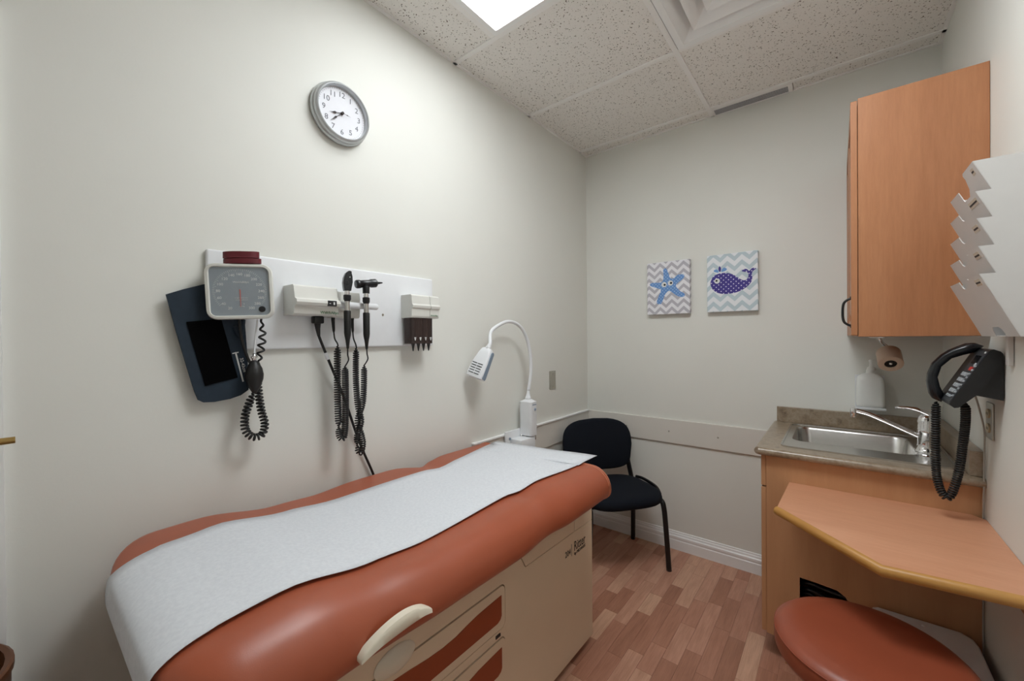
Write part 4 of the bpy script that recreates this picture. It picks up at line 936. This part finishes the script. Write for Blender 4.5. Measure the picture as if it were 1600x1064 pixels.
for y in (1.72, 1.56):
    build('wall_bracket', bx(W-.012, W-.001, y-.012, y+.012, 1.27, 1.36, bev=.002), 'rack', t)

# ================================================================== DESK, STOOL, BINS
ZD = .757
t = thing('corner_desk', 'beech laminate wall desk with angled front edge beside the sink cabinet', 'desk', (1.55, 1.7, .73))
dk = [(1.279, PY-.001), (1.268, 1.69), (1.524, 1.422), (W-.001, 1.455), (W-.001, PY-.03), (W-.03, PY-.001)]
b = NB(); prism(b, [dk], ZD-.03, ZD); build('desk_top', b, 'desk_wood', t)
P = [Vector((x, y, ZD-.0155)) for x, y in ((1.268, 1.69), (1.524, 1.422), (W-.002, 1.455))]
b = NB(); tube(b, [p+Vector((0, .0, 0)) for p in P], .0155, 16)
for p, q in []:
    d_ = (q-p).normalized(); n_ = Vector((d_.y, -d_.x, 0))
    S = [[c+n_*(-.004+.014*math.cos(a_))+Vector((0, 0, .0155*math.sin(a_))) for a_ in [-PI/2+PI*k/10 for k in range(11)]]+[c-n_*.006+Vector((0, 0, .0155)), c-n_*.006-Vector((0, 0, .0155))] for c in (p, q)]
    loft(b, S)
build('desk_edge', b, 'desk_edge', t, 50)
build('wall_cleat', bx(W-.03, W-.001, 1.50, PY-.04, ZD-.07, ZD-.031), 'base_wood', t)
# stool
sx, sy, sz, sr = 1.494, 1.420, .545, .21
t = thing('round_stool', 'round stool with padded reddish-brown vinyl seat below the desk', 'stool', (sx, sy, 0))
b = NB(); lathe(b, [(0, sz), (.08, sz), (.15, sz-.001), (.185, sz-.004), (.199, sz-.010), (.2065, sz-.018), (.2085, sz-.0205), (.2070, sz-.0225), (.2085, sz-.028), (.2085, sz-.062), (.205, sz-.070), (.19, sz-.074), (0, sz-.074)], Matrix.Translation((sx, sy, 0)), 64); sc_ = build('seat_cushion', b, 'stool_vinyl', t, True)
b = NB(); tube(b, [(sx+.2078*math.cos(2*PI*i/64), sy+.2078*math.sin(2*PI*i/64), sz-.0205) for i in range(66)], .0016, 6, False); build('seat_piping', b, 'stool_vinyl', sc_, True)
b = NB(); lathe(b, [(0, sz-.09), (.11, sz-.09), (.12, sz-.085), (.12, sz-.075), (0, sz-.075)], Matrix.Translation((sx, sy, 0)), 32); build('seat_plate', b, 'metal_black', t, 40)
b = NB(); lathe(b, [(.026, .08), (.026, .28), (.018, .285), (.018, sz-.09)], Matrix.Translation((sx, sy, 0)), 20); build('gas_column', b, 'chrome', t, 40)
for i in range(5):
    a = 2*PI*i/5+.55; d_ = Vector((math.cos(a), math.sin(a), 0)); c_ = Vector((sx, sy, 0))
    b = NB(); tube(b, [c_+Vector((0, 0, .1)), c_+d_*.12+Vector((0, 0, .085)), c_+d_*.235+Vector((0, 0, .07))], [.022, .018, .013], 10); lg = build('base_leg', b, 'black', t, True)
    b = NB(); n_ = Vector((-d_.y, d_.x, 0)); q = c_+d_*.235
    for s in (-1, 1): lathe(b, [(0, .009), (.021, .008), (.025, .005), (.025, -.005), (.021, -.008), (0, -.009)], axis_m(q+n_*.012*s+Vector((0, 0, .025)), n_), 16)
    tube(b, [q+Vector((0, 0, .03)), q+Vector((0, 0, .068))], .006, 8); build('caster', b, 'black', lg, 40)
# white bin under the desk
t = thing('waste_bin', 'low white plastic bin with flat lid behind the stool', 'waste bin', (1.66, 1.83, 0))
b = NB(); S = []
ol = [(1.545, 1.70), (1.53, 1.72), (1.53, 1.978), (1.545, 1.99), (1.755, 1.99), (1.78, 1.965), (1.786, 1.93), (1.786, 1.72), (1.77, 1.70)]
for z, s in ((.0, .86), (.01, .88), (.33, .985)):
    S.append([(1.66+(x-1.66)*s, 1.845+(y-1.845)*s, z) for x, y in ol])
loft(b, S); build('bin_body', b, 'white_plastic', t)
b = NB(); S = []
for z, s in ((.33, 1.0), (.352, 1.0), (.358, .98), (.36, .95)):
    S.append([(1.66+(x-1.66)*s, 1.845+(y-1.845)*s, z) for x, y in ol])
loft(b, S); build('bin_lid', b, 'white_plastic', t)
b = NB(); lathe(b, [(0, .004), (.004, .003), (.005, 0)], Matrix.Translation((1.66, 1.95, .36)), 10); build('lid_knob', b, 'white_plastic', t, True)
# brown bin beside the door at the left edge
t = thing('brown_bin', 'tall round brown bin by the door casing at left edge', 'waste bin', (.16, -.162, 0))
b = NB(); lathe(b, [(0, 0), (.13, 0), (.135, .01), (.148, .722), (.152, .727), (.152, .739), (.148, .742), (.14, .739), (.128, .02), (0, .02)], Matrix.Translation((.165, -.153, 0)), 40); build('bin_body', b, 'brown_bin', t, 40)
